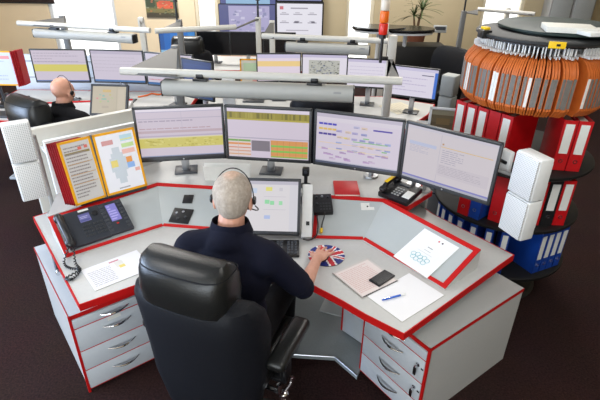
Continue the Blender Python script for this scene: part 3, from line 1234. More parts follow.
# --- white card box on rear shelf
p0, p1 = aty(205, 180.5, 2.80), aty(250.5, 180.5, 2.80)
wc = (p1 - p0).length
t = thing('folded_card', 'blank white folded card standing behind the man\'s head', 'card', ((p0 + p1) / 2)[:2] + (ZH,), 0)
hc = .115
for s_, nm in ((-1, 'front_leaf'), (1, 'rear_leaf')):
    MB().box(None, (wc, .003, hc), Mx=Matrix.Translation((0, s_ * .014, hc / 2 - .001)) @ Matrix.Rotation(R(-13) * -s_ * -1, 4, 'X')).build(nm, 'label_white', t)


# --- double cube speakers
def speaker(label, tl, tr, bl, z_top, hgt, pole_to, dp_=.085, plate=None):
    a, b = at(*tl, z_top), at(*tr, z_top)
    yaw = math.atan2((b - a).y, (b - a).x)
    w_ = (b - a).length
    print('SPK', w_, math.degrees(yaw), a, b)
    mid = (a + b) / 2
    zb = z_top - hgt
    t = thing('loudspeaker', label, 'speaker', (mid.x, mid.y, zb), yaw, 'white twin cube loudspeakers')
    ch = hgt / 2
    for k in (0, 1):
        c = MB().box((0, .008 + dp_ / 2, ch * (k + .5)), (w_, dp_, ch - .006), bevel=.008).build('cube', 'white_plastic', t)
        MB().box((0, .004, ch * (k + .5)), (w_ - .012, .012, ch - .018), bevel=.004).build('grille', 'speaker_grille', c)
    MB().box((0, .03 + dp_, hgt / 2), (w_ * .62, .035, hgt * .82), bevel=.006).build('mounting_rail', 'white_plastic', t)
    inv = (Matrix.Translation((mid.x, mid.y, zb)) @ Matrix.Rotation(yaw, 4, 'Z')).inverted()
    st = MB()
    pt = inv @ Vector(pole_to)
    top = (pt.x, pt.y, hgt * .62)
    st.cyl(pt, top, .012, 12)
    st.cyl(top, (0, .035 + dp_, hgt * .62), .01, 12)
    st.lathe([(0, .01), (.04, .008), (.045, 0), (0, 0)], c=pt, seg=20)
    st.build('pole', 'grey_paint', t)
    if plate is not None:
        c_ = inv @ Vector(plate)
        MB().box(c_, (.075, .03, .13), bevel=.006).build('mounting_plate', 'white_plastic', t)
        MB().box(c_ + Vector((.0, -.02, .0)), (.05, .014, .018), bevel=.004).build('clip', 'black_plastic', t)
    return t


speaker('white twin cube loudspeaker at the left edge, above the left desk corner', (0, 125.5), (29, 121), None, 1.42, .445, (-1.53, 2.56, ZT), .06)
speaker('white twin cube loudspeaker right of the rightmost monitor, in front of the red binders', (516.5, 149), (541, 161), None, 1.33, .47, (.79, 2.70, ZH), .085, aty(506, 161, 2.42))

# --- flip-sleeve display on the left
hA = at(107, 196.5, .885)
hB = at(147.5, 185.5, .885)
u_ = (hB - hA)
wR = u_.length
u_.normalize()
n0 = Vector((u_.y, -u_.x, 0))       # towards the operator
tl_ = R(14)
vv = Vector((-n0.x * math.sin(tl_), -n0.y * math.sin(tl_), math.cos(tl_)))
print('FLIP', wR, hA, hB)
t = thing('flip_sleeve_display', 'desktop display of yellow and red framed sleeves with a map and a list', 'document holder', hA[:2] + (ZH,), 0)
inv = ROOT[t.name].inverted()


def sleeve(u, v, off, w_, h_, colr, rects, base, nm='sleeve'):
    n_ = Vector(u).cross(v).normalized()
    Mx = frame_m(hA + Vector(u) * (off + w_ / 2) + v * h_ / 2, u, n_)
    m = MB()
    fw_ = .014
    for s_ in (-1, 1):
        m.box(None, (fw_, h_, .006), Mx=Mx @ Matrix.Translation((s_ * (w_ - fw_) / 2, 0, 0)), bevel=.001, seg=1)
        m.box(None, (w_, fw_, .006), Mx=Mx @ Matrix.Translation((0, s_ * (h_ - fw_) / 2, 0)), bevel=.001, seg=1)
    m.box(None, (w_ - .004, h_ - .004, .002), Mx=Mx)
    o = m.build(nm, colr, t, True)
    if rects is not None:
        picture('insert', w_ - fw_ * 2, h_ - fw_ * 2, rects, o, inv @ Mx @ Matrix.Translation((0, 0, .0016)), GLOSSPRINT, base)
    return o


HS = .372
mapr = [(.12, .82, .42, .9, (214, 160, 160)), (.62, .84, .95, .95, (190, 220, 230)), (.62, .86, .95, .88, (226, 226, 150)), (.62, .73, .95, .80, (200, 226, 160)), (.6, .62, .95, .70, (238, 190, 180)), (.62, .46, .82, .56, (236, 160, 90)), (.62, .36, .86, .46, (150, 186, 236)), (.84, .28, .97, .34, (236, 180, 170))]
for i in range(26):
    an = i / 26 * 6.28
    rr = .16 + .04 * math.sin(i * 2.3)
mapr += [(.28, .22, .60, .66, (206, 214, 222)), (.22, .34, .66, .58, (206, 214, 222)), (.34, .60, .54, .76, (206, 214, 222)), (.36, .12, .56, .24, (206, 214, 222)), (.24, .42, .42, .54, (236, 218, 130)), (.3, .03, .6, .05, (170, 170, 180))]
sr = sleeve(u_, vv, .004, wR - .004, HS, 'folder_yellow', mapr, (238, 238, 244))
sr['label'] = 'yellow framed sleeve with a coloured map'
lst = [(.05, .80, .95, .84, (150, 134, 90))] + lines(rng, .06, .9, .06, .95, 16, (150, 142, 140), .4) + [(.55, .86, .68, .91, (220, 120, 110)), (.78, .87, .9, .92, (220, 120, 110))] + [(.05, y, .95, y + .012, (196, 160, 120)) for y in (.64, .46, .3)]
bL = at(75.5, 206, .885)
uL = (hA - bL)
wL = uL.length
uL.normalize()
uLr = (Matrix.Rotation(R(2), 3, 'Z') @ uL)
sl = sleeve(-uLr * -1, vv, -wL - .003, wL, HS, 'folder_yellow', lst, (206, 202, 198))
sl['label'] = 'yellow framed sleeve with a printed list'
for k in range(5):
    sh = -n0 * (.012 * (k + 1)) - uL * (.009 * (k + 1))
    hA0 = hA.copy()
    hA += sh
    o = sleeve(uLr, vv, -wL - .003, wL - .004, HS - .012, 'folder_red', None, None)
    hA = hA0
    o['label'] = 'dark red framed sleeve'
bs = MB()
mid = hA + u_ * .05 - n0 * .09
yw = math.atan2(u_.y, u_.x)
bs.box((mid.x, mid.y, ZH + .008), (.40, .16, .016), rz=yw, bevel=.004)
bs.build('base', 'dark_grey', t, True)
sp = MB()
sp.tube([hA - vv * .012 - n0 * .004, hA + vv * (HS + .0) - n0 * .004], .008, 8)
sp.tube([mid + Vector((0, 0, .01)), hA + vv * .25 - n0 * .012], .01, 8)
sp.build('spine', 'dark_grey', t, True)

# --- white screen panels behind the left wing
t = thing('desk_screen', 'low white desk screen behind the flip sleeves and left wing', 'desk screen', (-1.3, 2.95, 0))
a = aty(44, 135, 2.72)
b = aty(135, 127, 3.08)
yw = math.atan2(b.y - a.y, b.x - a.x)
mid = (a + b) / 2
ln = math.hypot(b.x - a.x, b.y - a.y) + .15
zt = (a.z + b.z) / 2
sx = mid + Vector((math.cos(yw), math.sin(yw), 0)) * .06
MB().box((sx.x, sx.y, zt / 2), (ln, .035, zt), rz=yw, bevel=.004).build('panel', 'white_paint', t, True)
off = Vector((-math.sin(yw), math.cos(yw), 0)) * .14
a2 = aty(31, 124, 2.92)
print('SCREEN', a, b, a2)
MB().box((sx.x + off.x - .03, sx.y + off.y, zt / 2 + .02), (ln + .12, .05, zt + .04), rz=yw, bevel=.006).build('rear_panel', 'lamp_white', t, True)
MB().box((sx.x + off.x / 2, sx.y + off.y / 2, zt - .08), (ln, .11, .02), rz=yw).build('ledge', 'white_paint', t, True)
# ================================================================ chair
def make_chair(name, label, loc, yaw, head=True, group=None):
    t = thing(name, label, 'chair', loc, yaw, group)
    # five-star base
    b = MB()
    b.cyl((0, 0, .07), (0, 0, .12), .04, 16)
    for k in range(5):
        a = 2 * math.pi * k / 5 + .3
        b.tube([(.03 * math.cos(a), .03 * math.sin(a), .10), (.32 * math.cos(a), .32 * math.sin(a), .068)], [.024, .016], 8)
    b.build('star_base', 'black_plastic', t)
    for k in range(5):
        a = 2 * math.pi * k / 5 + .3
        c = (.32 * math.cos(a), .32 * math.sin(a), .028)
        MB().cyl((c[0] - .02 * math.sin(a), c[1] + .02 * math.cos(a), .03), (c[0] + .02 * math.sin(a), c[1] - .02 * math.cos(a), .03), .029, 16).cyl((c[0], c[1], .03), (c[0], c[1], .07), .01, 8).build('castor', 'black_plastic', t)
    MB().cyl((0, 0, .1), (0, 0, .38), .028, 16).build('gas_lift', 'chrome', t)
    MB().box((0, 0, .395), (.24, .30, .06), bevel=.015).build('mechanism', 'black_plastic', t)
    s = MB().box((0, .04, .465), (.52, .50, .11), bevel=.045, seg=4)
    s.box((-.22, .04, .49), (.08, .46, .10), bevel=.035, seg=3)
    s.box((.22, .04, .49), (.08, .46, .10), bevel=.035, seg=3)
    s.build('seat', 'leather', t)
    # backrest: curved slab made from cross sections
    bm = MB()

    def slab(sections, mname):
        rings = []
        for (z, y, w_, d_, wing) in sections:
            ring = []
            N = 28
            for k in range(N):
                a = 2 * math.pi * k / N
                ca, sa = math.cos(a), math.sin(a)
                px = math.copysign(abs(ca) ** .35, ca) * w_ / 2
                py = math.copysign(abs(sa) ** .5, sa) * d_ / 2
                bend = wing * (abs(px) / (w_ / 2)) ** 3
                ring.append(bm.bm.verts.new((px, y + py + bend, z)))
            rings.append(ring)
        for a, b in zip(rings, rings[1:]):
            for k in range(len(a)):
                bm.bm.faces.new((a[k], a[(k + 1) % len(a)], b[(k + 1) % len(a)], b[k]))
        bm.bm.faces.new(rings[0][::-1])
        bm.bm.faces.new(rings[-1])

    slab([(.25, -.225, .42, .05, .03), (.28, -.23, .48, .09, .04), (.50, -.255, .55, .13, .07), (.68, -.265, .585, .15, .10), (.85, -.275, .60, .16, .10), (.95, -.285, .585, .15, .08), (1.0, -.29, .53, .12, .06), (1.025, -.29, .43, .07, .04)], None)
    bk = bm.build('backrest', 'leather_soft', t)
    if head:
        bm = MB()
        slab([(.955, -.26, .32, .08, .0), (.965, -.265, .375, .14, .012), (.985, -.27, .395, .18, .02), (1.05, -.275, .405, .19, .028), (1.125, -.275, .395, .18, .03), (1.165, -.27, .38, .14, .02), (1.19, -.265, .34, .06, .01)], None)
        hr = bm.build('headrest', 'leather', t)
        for z in (.985, 1.15):
            sm = MB()
            pts = []
            for k in range(41):
                a = 2 * math.pi * k / 40
                ca, sa = math.cos(a), math.sin(a)
                px = math.copysign(abs(ca) ** .35, ca) * .397 / 2
                py = math.copysign(abs(sa) ** .5, sa) * (.182 if z < 1.1 else .162) / 2
                pts.append((px * (1.0 if z < 1.1 else .97), -.27 + py + .02 * (abs(px) / .18) ** 3, z))
            sm.tube(pts, .0028, 6)
            sm.build('piping', 'leather_soft', hr)
    for s_ in (-1, 1):
        ap = MB().box((s_ * .325, -.02, .645), (.09, .33, .055), bevel=.024, seg=3).build('armrest', 'leather', t)
        MB().box((s_ * .315, -.03, .53), (.03, .07, .21), bevel=.008).box((s_ * .26, -.03, .425), (.13, .06, .025), bevel=.006).build('armrest_bracket', 'black_plastic', ap)
    lv = MB()
    lv.cyl((.12, -.08, .40), (.33, -.10, .40), .012, 12)
    lv.tube(smooth_pts([(.33, -.10, .40), (.335, -.12, .43), (.335, -.15, .47), (.335, -.15, .52)], 5), .011, 8)
    lv.tube(smooth_pts([(.33, -.10, .40), (.35, -.06, .43), (.355, -.05, .47)], 5), .009, 8)
    lv.ball((.335, -.10, .40), .022)
    lv.box((.335, -.10, .36), (.03, .03, .05), bevel=.006)
    lv.build('tilt_lever', 'chrome', t)
    return t


make_chair('office_chair', 'big black leather office chair with headrest, the man in navy sitting in it', (-.335, 1.725, 0), R(-22))


# ================================================================ people
def capsule(m, a, b, r0, r1, seg=14):
    a, b = Vector(a), Vector(b)
    m.frame(a, b, r0, r1, seg)
    m.ball(a, r0, u=14, v=10)
    m.ball(b, r1, u=14, v=10)


def remesh(o, vox, it=6, fac=.5):
    md = o.modifiers.new('remesh', 'REMESH')
    md.mode = 'VOXEL'
    md.voxel_size = vox
    md.use_smooth_shade = True
    s = o.modifiers.new('smooth', 'SMOOTH')
    s.factor = fac
    s.iterations = it


def hand(m, wrist, fwd, palm_n, side, curl=.5):
    """wrist point, forward dir, palm normal (pointing out of the back of the hand), side=+1 thumb on local -x"""
    f = Vector(fwd).normalized()
    n = Vector(palm_n)
    n = (n - f * n.dot(f)).normalized()
    x = f.cross(n)          # to the right seen from the back of the hand
    W = Vector(wrist)
    m.ball(W + f * .045, (.041, .048, .016), rot=Matrix((x, f, n)).transposed())
    m.ball(W + f * .058 + x * -.02, (.016, .034, .012), rot=Matrix((x, f, n)).transposed())
    m.ball(W + f * .058 + x * .02, (.016, .032, .012), rot=Matrix((x, f, n)).transposed())
    capsule(m, W, W + f * .03, .024, .024)
    for i, (u, ln) in enumerate(((-.034, .080), (-.0115, .088), (.0115, .082), (.033, .066))):
        u *= side
        p = W + f * (.083 - abs(i - 1.2) * .004) + x * u
        spread = (f + x * u * 5.0).normalized()
        q = p
        for j, (frac, bend) in enumerate(((.45, .25), (.30, .7), (.25, 1.1))):
            d = (spread * math.cos(bend * curl) - n * math.sin(bend * curl))
            q2 = q + d * ln * frac
            capsule(m, q, q2, .0092 - j * .0008, .0088 - j * .0009, 10)
            q = q2
    # thumb from the side of the palm
    p = W + f * .022 - x * .024 * side
    d1 = (f * .62 - x * .75 * side - n * .25).normalized()
    d2 = (f * .92 - x * .30 * side - n * .25).normalized()
    capsule(m, p, p + d1 * .036, .013, .0105, 10)
    capsule(m, p + d1 * .036, p + d1 * .036 + d2 * .030, .0105, .0088, 10)
    capsule(m, p + d1 * .036 + d2 * .030, p + d1 * .036 + d2 * .054, .0088, .0075, 10)


def person(label, loc, yaw, rhand, relbow, lhand, lelbow, rdir=None, scale=1, look=0, hair=True, vox=.0046, head_tilt=0, lean=0.0, skin='skin'):
    """seated figure facing local +y; rhand/relbow... given in world coordinates"""
    T = Matrix.Translation(Vector(loc)) @ Matrix.Rotation(yaw, 4, 'Z') @ Matrix.Scale(scale, 4)
    inv = T.inverted()
    rh, re, lh, le = [inv @ Vector(p) for p in (rhand, relbow, lhand, lelbow)]
    H = Matrix.Translation((0, .115 + lean, 1.255)) @ Matrix.Rotation(look, 4, 'Z') @ Matrix.Rotation(head_tilt, 4, 'X')
    b = MB()
    # torso
    def torso(m, g):
        m.ball((0, 0, .61), (.175 + g, .135 + g, .12 + g))
        m.ball((0, .0 + lean * .2, .74), (.160 + g, .120 + g, .15 + g))
        m.ball((0, .015 + lean * .5, .92), (.178 + g, .118 + g, .17 + g))
        m.ball((0, .02 + lean * .7, 1.01), (.17 + g, .095 + g, .095 + g))
        for s_ in (-1, 1):
            m.ball((s_ * .155, .025 + lean * .75, 1.03), (.075 + g, .07 + g, .062 + g))
            capsule(m, (s_ * .05, .03 + lean * .75, 1.085), (s_ * .17, .025 + lean * .75, 1.045), .05 + g, .058 + g)
    torso(b, 0)
    capsule(b, (0, .04 + lean * .8, 1.06), (0, .085 + lean, 1.18), .064, .058)
    # head
    rot = H.to_3x3()
    hb = lambda c, r: b.ball(H @ Vector(c), r, rot=rot, u=20, v=16)
    hb((0, -.012, .035), (.076, .094, .088))
    hb((0, .03, -.03), (.060, .062, .078))
    hb((0, .052, -.082), (.032, .030, .022))
    hb((0, .070, .02), (.052, .028, .05))
    for s_ in (-1, 1):
        hb((s_ * .078, -.004, -.012), (.010, .022, .034))
        hb((s_ * .034, .078, .012), (.022, .014, .008))
        hb((s_ * .044, .056, -.03), (.022, .026, .022))
    capsule(b, H @ Vector((0, .092, .0)), H @ Vector((0, .112, -.032)), .009, .014)
    hb((0, .086, -.060), (.026, .012, .007))
    hb((0, .084, -.070), (.022, .012, .007))
    # limbs
    SH = [Vector((s_ * .185, .03 + lean * .75, 1.035)) for s_ in (-1, 1)]
    for sh, el, ha, sd in ((SH[0], le, lh, -1), (SH[1], re, rh, 1)):
        capsule(b, sh, el, .052, .041)
        wr = ha
        capsule(b, el, wr, .041, .026)
        f = (wr - el).normalized()
        f2 = Vector((f.x, f.y, f.z * .2)).normalized()
        if sd == 1 and rdir is not None:
            f2 = (inv.to_3x3() @ Vector(rdir)).normalized()
        hand(b, wr, f2, (0, 0, 1), sd, .36)
    for s_ in (-1, 1):
        hip, kn, an = Vector((s_ * .095, .02, .575)), Vector((s_ * .15, .43, .545)), Vector((s_ * .15, .40, .115))
        capsule(b, hip, kn, .082, .058)
        capsule(b, kn, an, .056, .038)
        capsule(b, an - Vector((0, .03, .045)), an + Vector((0, .16, -.07)), .035, .028)
    body = b.build('person', skin)
    body.matrix_world = T
    ROOT[body.name] = T
    body.location = loc
    body.rotation_euler = (0, 0, yaw)
    body.scale = (scale, scale, scale)
    tag(body, label, 'person')
    remesh(body, vox, 5)
    # shirt
    s = MB()
    torso(s, .016)
    s.ball((0, .0 + lean * .75, 1.085), (.10, .062, .07))
    s.ball((0, .02 + lean * .8, 1.115), (.082, .065, .045))
    s.frame((0, .035 + lean * .8, 1.07), (0, .065 + lean * .9, 1.150), .105, .080, 24)
    capsule(s, (-.15, .02 + lean * .75, 1.065), (.15, .02 + lean * .75, 1.065), .06, .06)
    capsule(s, (-.07, .03 + lean * .75, 1.09), (.07, .03 + lean * .75, 1.09), .06, .06)
    for sh, el in ((SH[0], le), (SH[1], re)):
        d = el - sh
        capsule(s, sh, sh + d * .45, .070, .066)
        s.frame(sh + d * .3, sh + d * .86, .067, .064, 18)
        capsule(s, sh + d * .7, sh + d * .985, .062, .056)
    st = s.build('polo_shirt', 'navy_cloth' if hair else 'black_cloth', body)
    remesh(st, .009, 4)
    cl = MB()
    N = 28
    ringpts = []
    for k in range(N + 1):
        a = math.pi / 2 + .35 + (2 * math.pi - .7) * k / N
        ringpts.append((.076 * math.cos(a), .070 + lean * .9 + .074 * math.sin(a), 1.142 + .012 * math.cos(a - math.pi / 2) * -1))
    bmv = []
    for p in ringpts:
        p = Vector(p)
        c = Vector((0, .070 + lean * .9, p.z))
        o_ = (p - c).normalized()
        bmv.append([cl.bm.verts.new(q) for q in (p + o_ * .0 + Vector((0, 0, .034)), p + o_ * .004 + Vector((0, 0, .037)), p + o_ * .022 + Vector((0, 0, -.018)), p + o_ * .012 + Vector((0, 0, -.026)))])
    for a, c in zip(bmv, bmv[1:]):
        for k in range(4):
            cl.bm.faces.new((a[k], a[(k + 1) % 4], c[(k + 1) % 4], c[k]))
    cl.bm.faces.new(bmv[0])
    cl.bm.faces.new(bmv[-1][::-1])
    cl.build('collar', 'navy_cloth' if hair else 'black_cloth', st)
    # trousers and shoes
    p = MB()
    p.ball((0, 0, .60), (.187, .147, .11))
    for s_ in (-1, 1):
        hip, kn, an = Vector((s_ * .095, .02, .575)), Vector((s_ * .15, .43, .545)), Vector((s_ * .15, .40, .15))
        capsule(p, hip, kn, .094, .070)
        capsule(p, kn, an, .068, .054)
    tr_ = p.build('trousers', 'black_cloth', body)
    remesh(tr_, .011, 4)
    for s_ in (-1, 1):
        sh_ = MB()
        an = Vector((s_ * .15, .40, .115))
        capsule(sh_, an - Vector((0, .035, .045)), an + Vector((0, .17, -.062)), .044, .038)
        sh_.box(an + Vector((0, .06, -.085)), (.085, .30, .022), bevel=.008)
        o = sh_.build('shoe', 'leather_soft', body)
        remesh(o, .008, 3)
    for s_ in (-1, 1):
        MB().ball(H @ Vector((s_ * .033, .080, .0)), (.0125, .0125, .0125)).build('eye', 'eye_white', body)
    if hair:
        me_b = MB()
        me_b.ball((0, 0, 0), (1, 1, 1), u=64, v=44)
        bm = me_b.bm
        # keep the part of the shell that carries hair
        kill = []
        for f in bm.faces:
            c = f.calc_center_median()
            front = c.y > .56 and c.z < .80
            low = c.z < -.80 + max(0, c.y) * 1.1
            side_ = c.y > .18 and c.z < .12
            if front or low or side_:
                kill.append(f)
        bmesh.ops.delete(bm, geom=kill, context='FACES')
        rr = random.Random(5)
        col = bm.loops.layers.float_color.new('Col')
        for v in bm.verts:
            v.co = v.co * (1 + rr.uniform(-.006, .008))
        for f in bm.faces:
            c = f.calc_center_median()
            crown = max(0, 1 - ((c.x / .48) ** 2 + ((c.y + .10) / .62) ** 2)) if c.z > 0 else 0
            crown = min(1, crown * 1.5)
            j = rr.uniform(-6, 6)
            g_ = (172 + j, 160 + j, 147 + j)
            k_ = (206 + j * .4, 172 + j * .4, 150 + j * .4)
            cc = lin([max(0, a * (1 - crown * .8) + b2 * crown * .8) for a, b2 in zip(g_, k_)])
            for l in f.loops:
                l[col] = cc
        for v in bm.verts:
            c = v.co.copy()
            lo = max(0, -c.z)
            v.co = H @ Vector((c.x * .0840 * (1 - .12 * lo), -.012 + c.y * .0995, .035 + c.z * (.0935 if c.z > 0 else .125)))
        hm = me_b.build('hair', PRINT_HAIR, body, recalc=True)
        so = hm.modifiers.new('thickness', 'SOLIDIFY')
        so.thickness = .006
        so.offset = -1
    return body, T @ H


def hair_mat():
    m = attr_mat('hair_grey', 0, .7)
    nt = m.node_tree
    b = nt.nodes['Principled BSDF']
    b.inputs['Specular IOR Level'].default_value = .2
    tc = nt.nodes.new('ShaderNodeTexCoord')
    n = nt.nodes.new('ShaderNodeTexNoise')
    n.inputs['Scale'].default_value = 320
    mp = nt.nodes.new('ShaderNodeMapping')
    mp.inputs['Scale'].default_value = (1, 1, .35)
    nt.links.new(tc.outputs['Object'], mp.inputs[0])
    nt.links.new(mp.outputs[0], n.inputs['Vector'])
    at2 = [q for q in nt.nodes if q.type == 'ATTRIBUTE'][0]
    n2 = nt.nodes.new('ShaderNodeTexNoise')
    n2.inputs['Scale'].default_value = 70
    n2.inputs['Detail'].default_value = 8
    nt.links.new(mp.outputs[0], n2.inputs['Vector'])
    mr = nt.nodes.new('ShaderNodeMapRange')
    mr.inputs['To Min'].default_value = .62
    mr.inputs['To Max'].default_value = 1.35
    nt.links.new(n2.outputs['Fac'], mr.inputs['Value'])
    vm = nt.nodes.new('ShaderNodeVectorMath')
    vm.operation = 'SCALE'
    nt.links.new(at2.outputs['Color'], vm.inputs[0])
    nt.links.new(mr.outputs['Result'], vm.inputs['Scale'])
    nt.links.new(vm.outputs['Vector'], b.inputs['Base Color'])
    bp = nt.nodes.new('ShaderNodeBump')
    bp.inputs['Strength'].default_value = .35
    bp.inputs['Distance'].default_value = .003
    nt.links.new(n.outputs['Fac'], bp.inputs['Height'])
    nt.links.new(bp.outputs['Normal'], b.inputs['Normal'])
    return m


PRINT_HAIR = hair_mat()


def headset(label, HM, mic=1):
    t = thing_m('headset', label, 'headset', HM)
    t.scale = HM.to_scale()
    pts = []
    for k in range(25):
        a = math.pi * k / 24
        pts.append((.090 * math.cos(a), .004 + .012 * math.sin(a), .0 + .137 * math.sin(a)))
    MB().tube(pts, .0024, 8).build('headband', 'black_plastic', t)
    for s_ in (-1, 1):
        MB().lathe([(0, -.006), (.017, -.006), (.020, 0), (.017, .006), (0, .006)], seg=20, Mx=Matrix.Translation((s_ * .093, .004, .0)) @ Matrix.Rotation(R(90), 4, 'Y')).build('ear_cup', 'black_plastic', t)
    bm_ = smooth_pts([(mic * .10, -.01, -.02), (mic * .105, .04, -.05), (mic * .085, .10, -.075), (mic * .05, .125, -.075)], 5)
    b = MB().tube(bm_, .003, 6)
    b.ball((mic * .045, .127, -.075), (.012, .008, .008))
    b.build('microphone_boom', 'black_plastic', t)
    return t


rw = at(308, 267, .785)
man, HM = person('seated man with short grey hair and navy polo shirt at the near desk', (-.315, 1.70, 0), R(-12),
                 (.090, 2.022, .792), (.022, 1.765, .815), (-.42, 2.12, .772), (-.60, 1.95, .82), rdir=(.095, .19, -.010), look=R(8), hair=True, head_tilt=R(-12))
headset('thin black headset worn by the grey haired man at the near desk', HM, 1)


# ================================================================ file carousel
CX, CY, CR = 1.45, 3.0, .475
car = thing('file_carousel', 'tall dark rotary file carousel with round shelves at the right', 'file carousel', (CX, CY, 0))
fr = MB()
fr.cyl((0, 0, .03), (0, 0, 1.77), .045, 20).cyl((0, 0, .03), (0, 0, .28), .10, 24)
fr.build('centre_column', 'frame_black', car)
MB().lathe([(0, .05), (.13, .05), (.33, .03), (.35, .0), (0, 0)], seg=40).build('foot', 'frame_black', car)
SHELF = [.30, .67, 1.04]
for z in SHELF:
    MB().lathe([(0, z), (CR - .01, z), (CR, z - .006), (CR, z - .022), (CR - .01, z - .03), (0, z - .03)], seg=64).build('shelf', 'frame_black', car)
for k in range(4):
    a = R(-97 + 90 * k)
    MB().box((.055 * math.cos(a), .055 * math.sin(a), .84), (.05, .01, 1.1), rz=a).build('divider', 'frame_black', car)
MB().lathe([(0, 1.79), (.375, 1.79), (.385, 1.783), (.385, 1.772), (.375, 1.765), (0, 1.765)], seg=72).build('top_plate', 'disc_dark', car)
MB().lathe([(0, 1.818), (.36, 1.818), (.37, 1.813), (.37, 1.802), (.36, 1.797), (0, 1.797)], c=(.14, .08, 0), seg=64).cyl((.02, 0, 1.785), (.02, 0, 1.80), .2, 32).build('turntable', 'disc_green', car)
MB().lathe([(0, 1.766), (.34, 1.766), (.345, 1.762), (.345, 1.75), (0, 1.75)], seg=64).build('hanging_rail', 'frame_black', car)


def top_pt(px, py, z):
    return at(px, py, z)


# hanging folders
def folder_proto():
    t = thing('hanging_folder', 'orange hanging folder with a grey label strip, in the ring under the carousel top', 'folder', group='orange hanging folders on the carousel')
    # radial plane: x outward, thin in y, hangs from z=0 downward
    m = MB()
    prof = [(-.16, 0), (.09, 0), (.14, -.018), (.175, -.06), (.185, -.085), (.185, -.275), (.15, -.318), (-.10, -.325), (-.16, -.29)]
    for s_ in (-1, 1):
        lo = [m.bm.verts.new((x, s_ * .0016, z)) for x, z in prof]
        hi = [m.bm.verts.new((x, s_ * (.0016 + (.0098 if x > .12 else .002)), z)) for x, z in prof]
        m.bm.faces.new(lo)
        m.bm.faces.new(hi[::-1])
        for k in range(len(prof)):
            k2 = (k + 1) % len(prof)
            m.bm.faces.new((lo[k], lo[k2], hi[k2], hi[k]))
    m.build('card', 'folder_orange', t)
    MB().box((.1855, 0, -.178), (.005, .0165, .165), bevel=.001, seg=1).build('label_strip', 'label_grey', t)
    h = MB()
    h.box((-.015, 0, .008), (.32, .003, .014))
    h.box((.10, 0, .028), (.014, .006, .052))
    h.build('hook_rail', 'white_plastic', t)
    return t


fproto = folder_proto()
white_strip = None
fi = 0
GAP = -88
rr = random.Random(9)
angles = []
a = GAP + 14
k = 0
for k in range(45):
    # clockwise from the gap around the side we can see
    angles.append(GAP - 11 - k * 3.5)
for k in range(26):
    angles.append(GAP + 14 + k * 3.5)
for da in (-7.5, -4, -.5, 4, 9):
    angles.append(GAP + da)
for a in angles:
    o = fproto if fi == 0 else copy_tree(fproto)
    if fi % 8 == 5 or fi in (12, 22):
        for ch in o.children:
            if ch.name.startswith('label_strip'):
                if white_strip is None:
                    white_strip = ch.data.copy()
                    white_strip.materials[0] = MATS['label_white']
                ch.data = white_strip
        o['label'] = 'orange hanging folder with a white label strip, in the ring under the carousel top'
    o.location = (CX + .240 * math.cos(R(a)), CY + .240 * math.sin(R(a)), 1.700 + rr.uniform(-.003, .003))
    o.rotation_euler = (0, 0, R(a + rr.uniform(-3, 3) + (rr.uniform(-14, 14) if abs(a - GAP) < 10 else 0)))
    fi += 1


# binders
def make_binder(color, w_=.072, h_=.315, d_=.285, label_=True, ring=True):
    t = thing('lever_arch_binder', '', 'binder')
    # local: spine faces -y, x thickness, base z=0
    c = MB()
    c.box((0, .002, h_ / 2), (w_, .004, h_), bevel=.001, seg=1)
    for s_ in (-1, 1):
        c.box((s_ * (w_ / 2 - .0015), d_ / 2, h_ / 2), (.003, d_, h_), bevel=.0008, seg=1)
    c.build('cover', color, t)
    MB().box((.0, d_ / 2 + .01, h_ / 2 - .008), (w_ - .014, d_ - .035, h_ - .02)).build('paper_block', 'paper_edge', t)
    if label_:
        MB().box((0, -.0012, h_ * .64), (w_ * .62, .002, h_ * .58)).build('spine_label', 'label_white', t)
    if ring:
        MB().lathe([(.008, -.002), (.012, -.002), (.012, .002), (.008, .002), (.008, -.002)], seg=20, Mx=Matrix.Translation((0, -.0012, h_ * .2)) @ Matrix.Rotation(R(90), 4, 'X')).build('finger_ring', 'chrome', t)
    return t


PROTO = {}


def binder(color, label, group, az, off, z, h_=.315, w_=.072, label_=True, dist=.455, tilt=0, d_=.28):
    key = (color, h_, w_, label_, d_)
    if key not in PROTO:
        PROTO[key] = make_binder(color, w_, h_, d_, label_)
        o = PROTO[key]
    else:
        o = copy_tree(PROTO[key])
    n = Vector((math.cos(R(az)), math.sin(R(az)), 0))
    s = Vector((-n.y, n.x, 0))
    p = Vector((CX, CY, z + .0005)) + n * dist + s * off
    o.location = p
    o.rotation_euler = (0, tilt, R(az + 90))
    o['label'] = label
    o['group'] = group
    return o


ORD = ['leftmost', 'second from left', 'third from left', 'fourth from left', 'fifth from left', 'sixth from left', 'frontmost']
for k in range(5):
    binder('binder_red', '%s of the five red binders above the right monitor' % ORD[k] if k < 4 else 'frontmost of the five red binders above the right monitor', 'red binders on the top carousel shelf', -145, -.236 + k * .0838, SHELF[2], label_=(k != 3), w_=.078, dist=.345)
for k in range(2):
    binder('binder_red', ['left of the two red binders on the top carousel shelf behind the right speaker', 'right hand red binder at the outer end of the top carousel shelf'][k], 'red binders on the top carousel shelf', -100, .175 + k * .082, SHELF[2], w_=.078, dist=.335)


def binder_xy(x, y, az, color, label, group, z, **kw):
    d = Vector((x - CX, y - CY))
    n = Vector((math.cos(R(az)), math.sin(R(az))))
    return binder(color, label, group, az, d.dot(Vector((-n.y, n.x))), z, dist=d.dot(n), **kw)


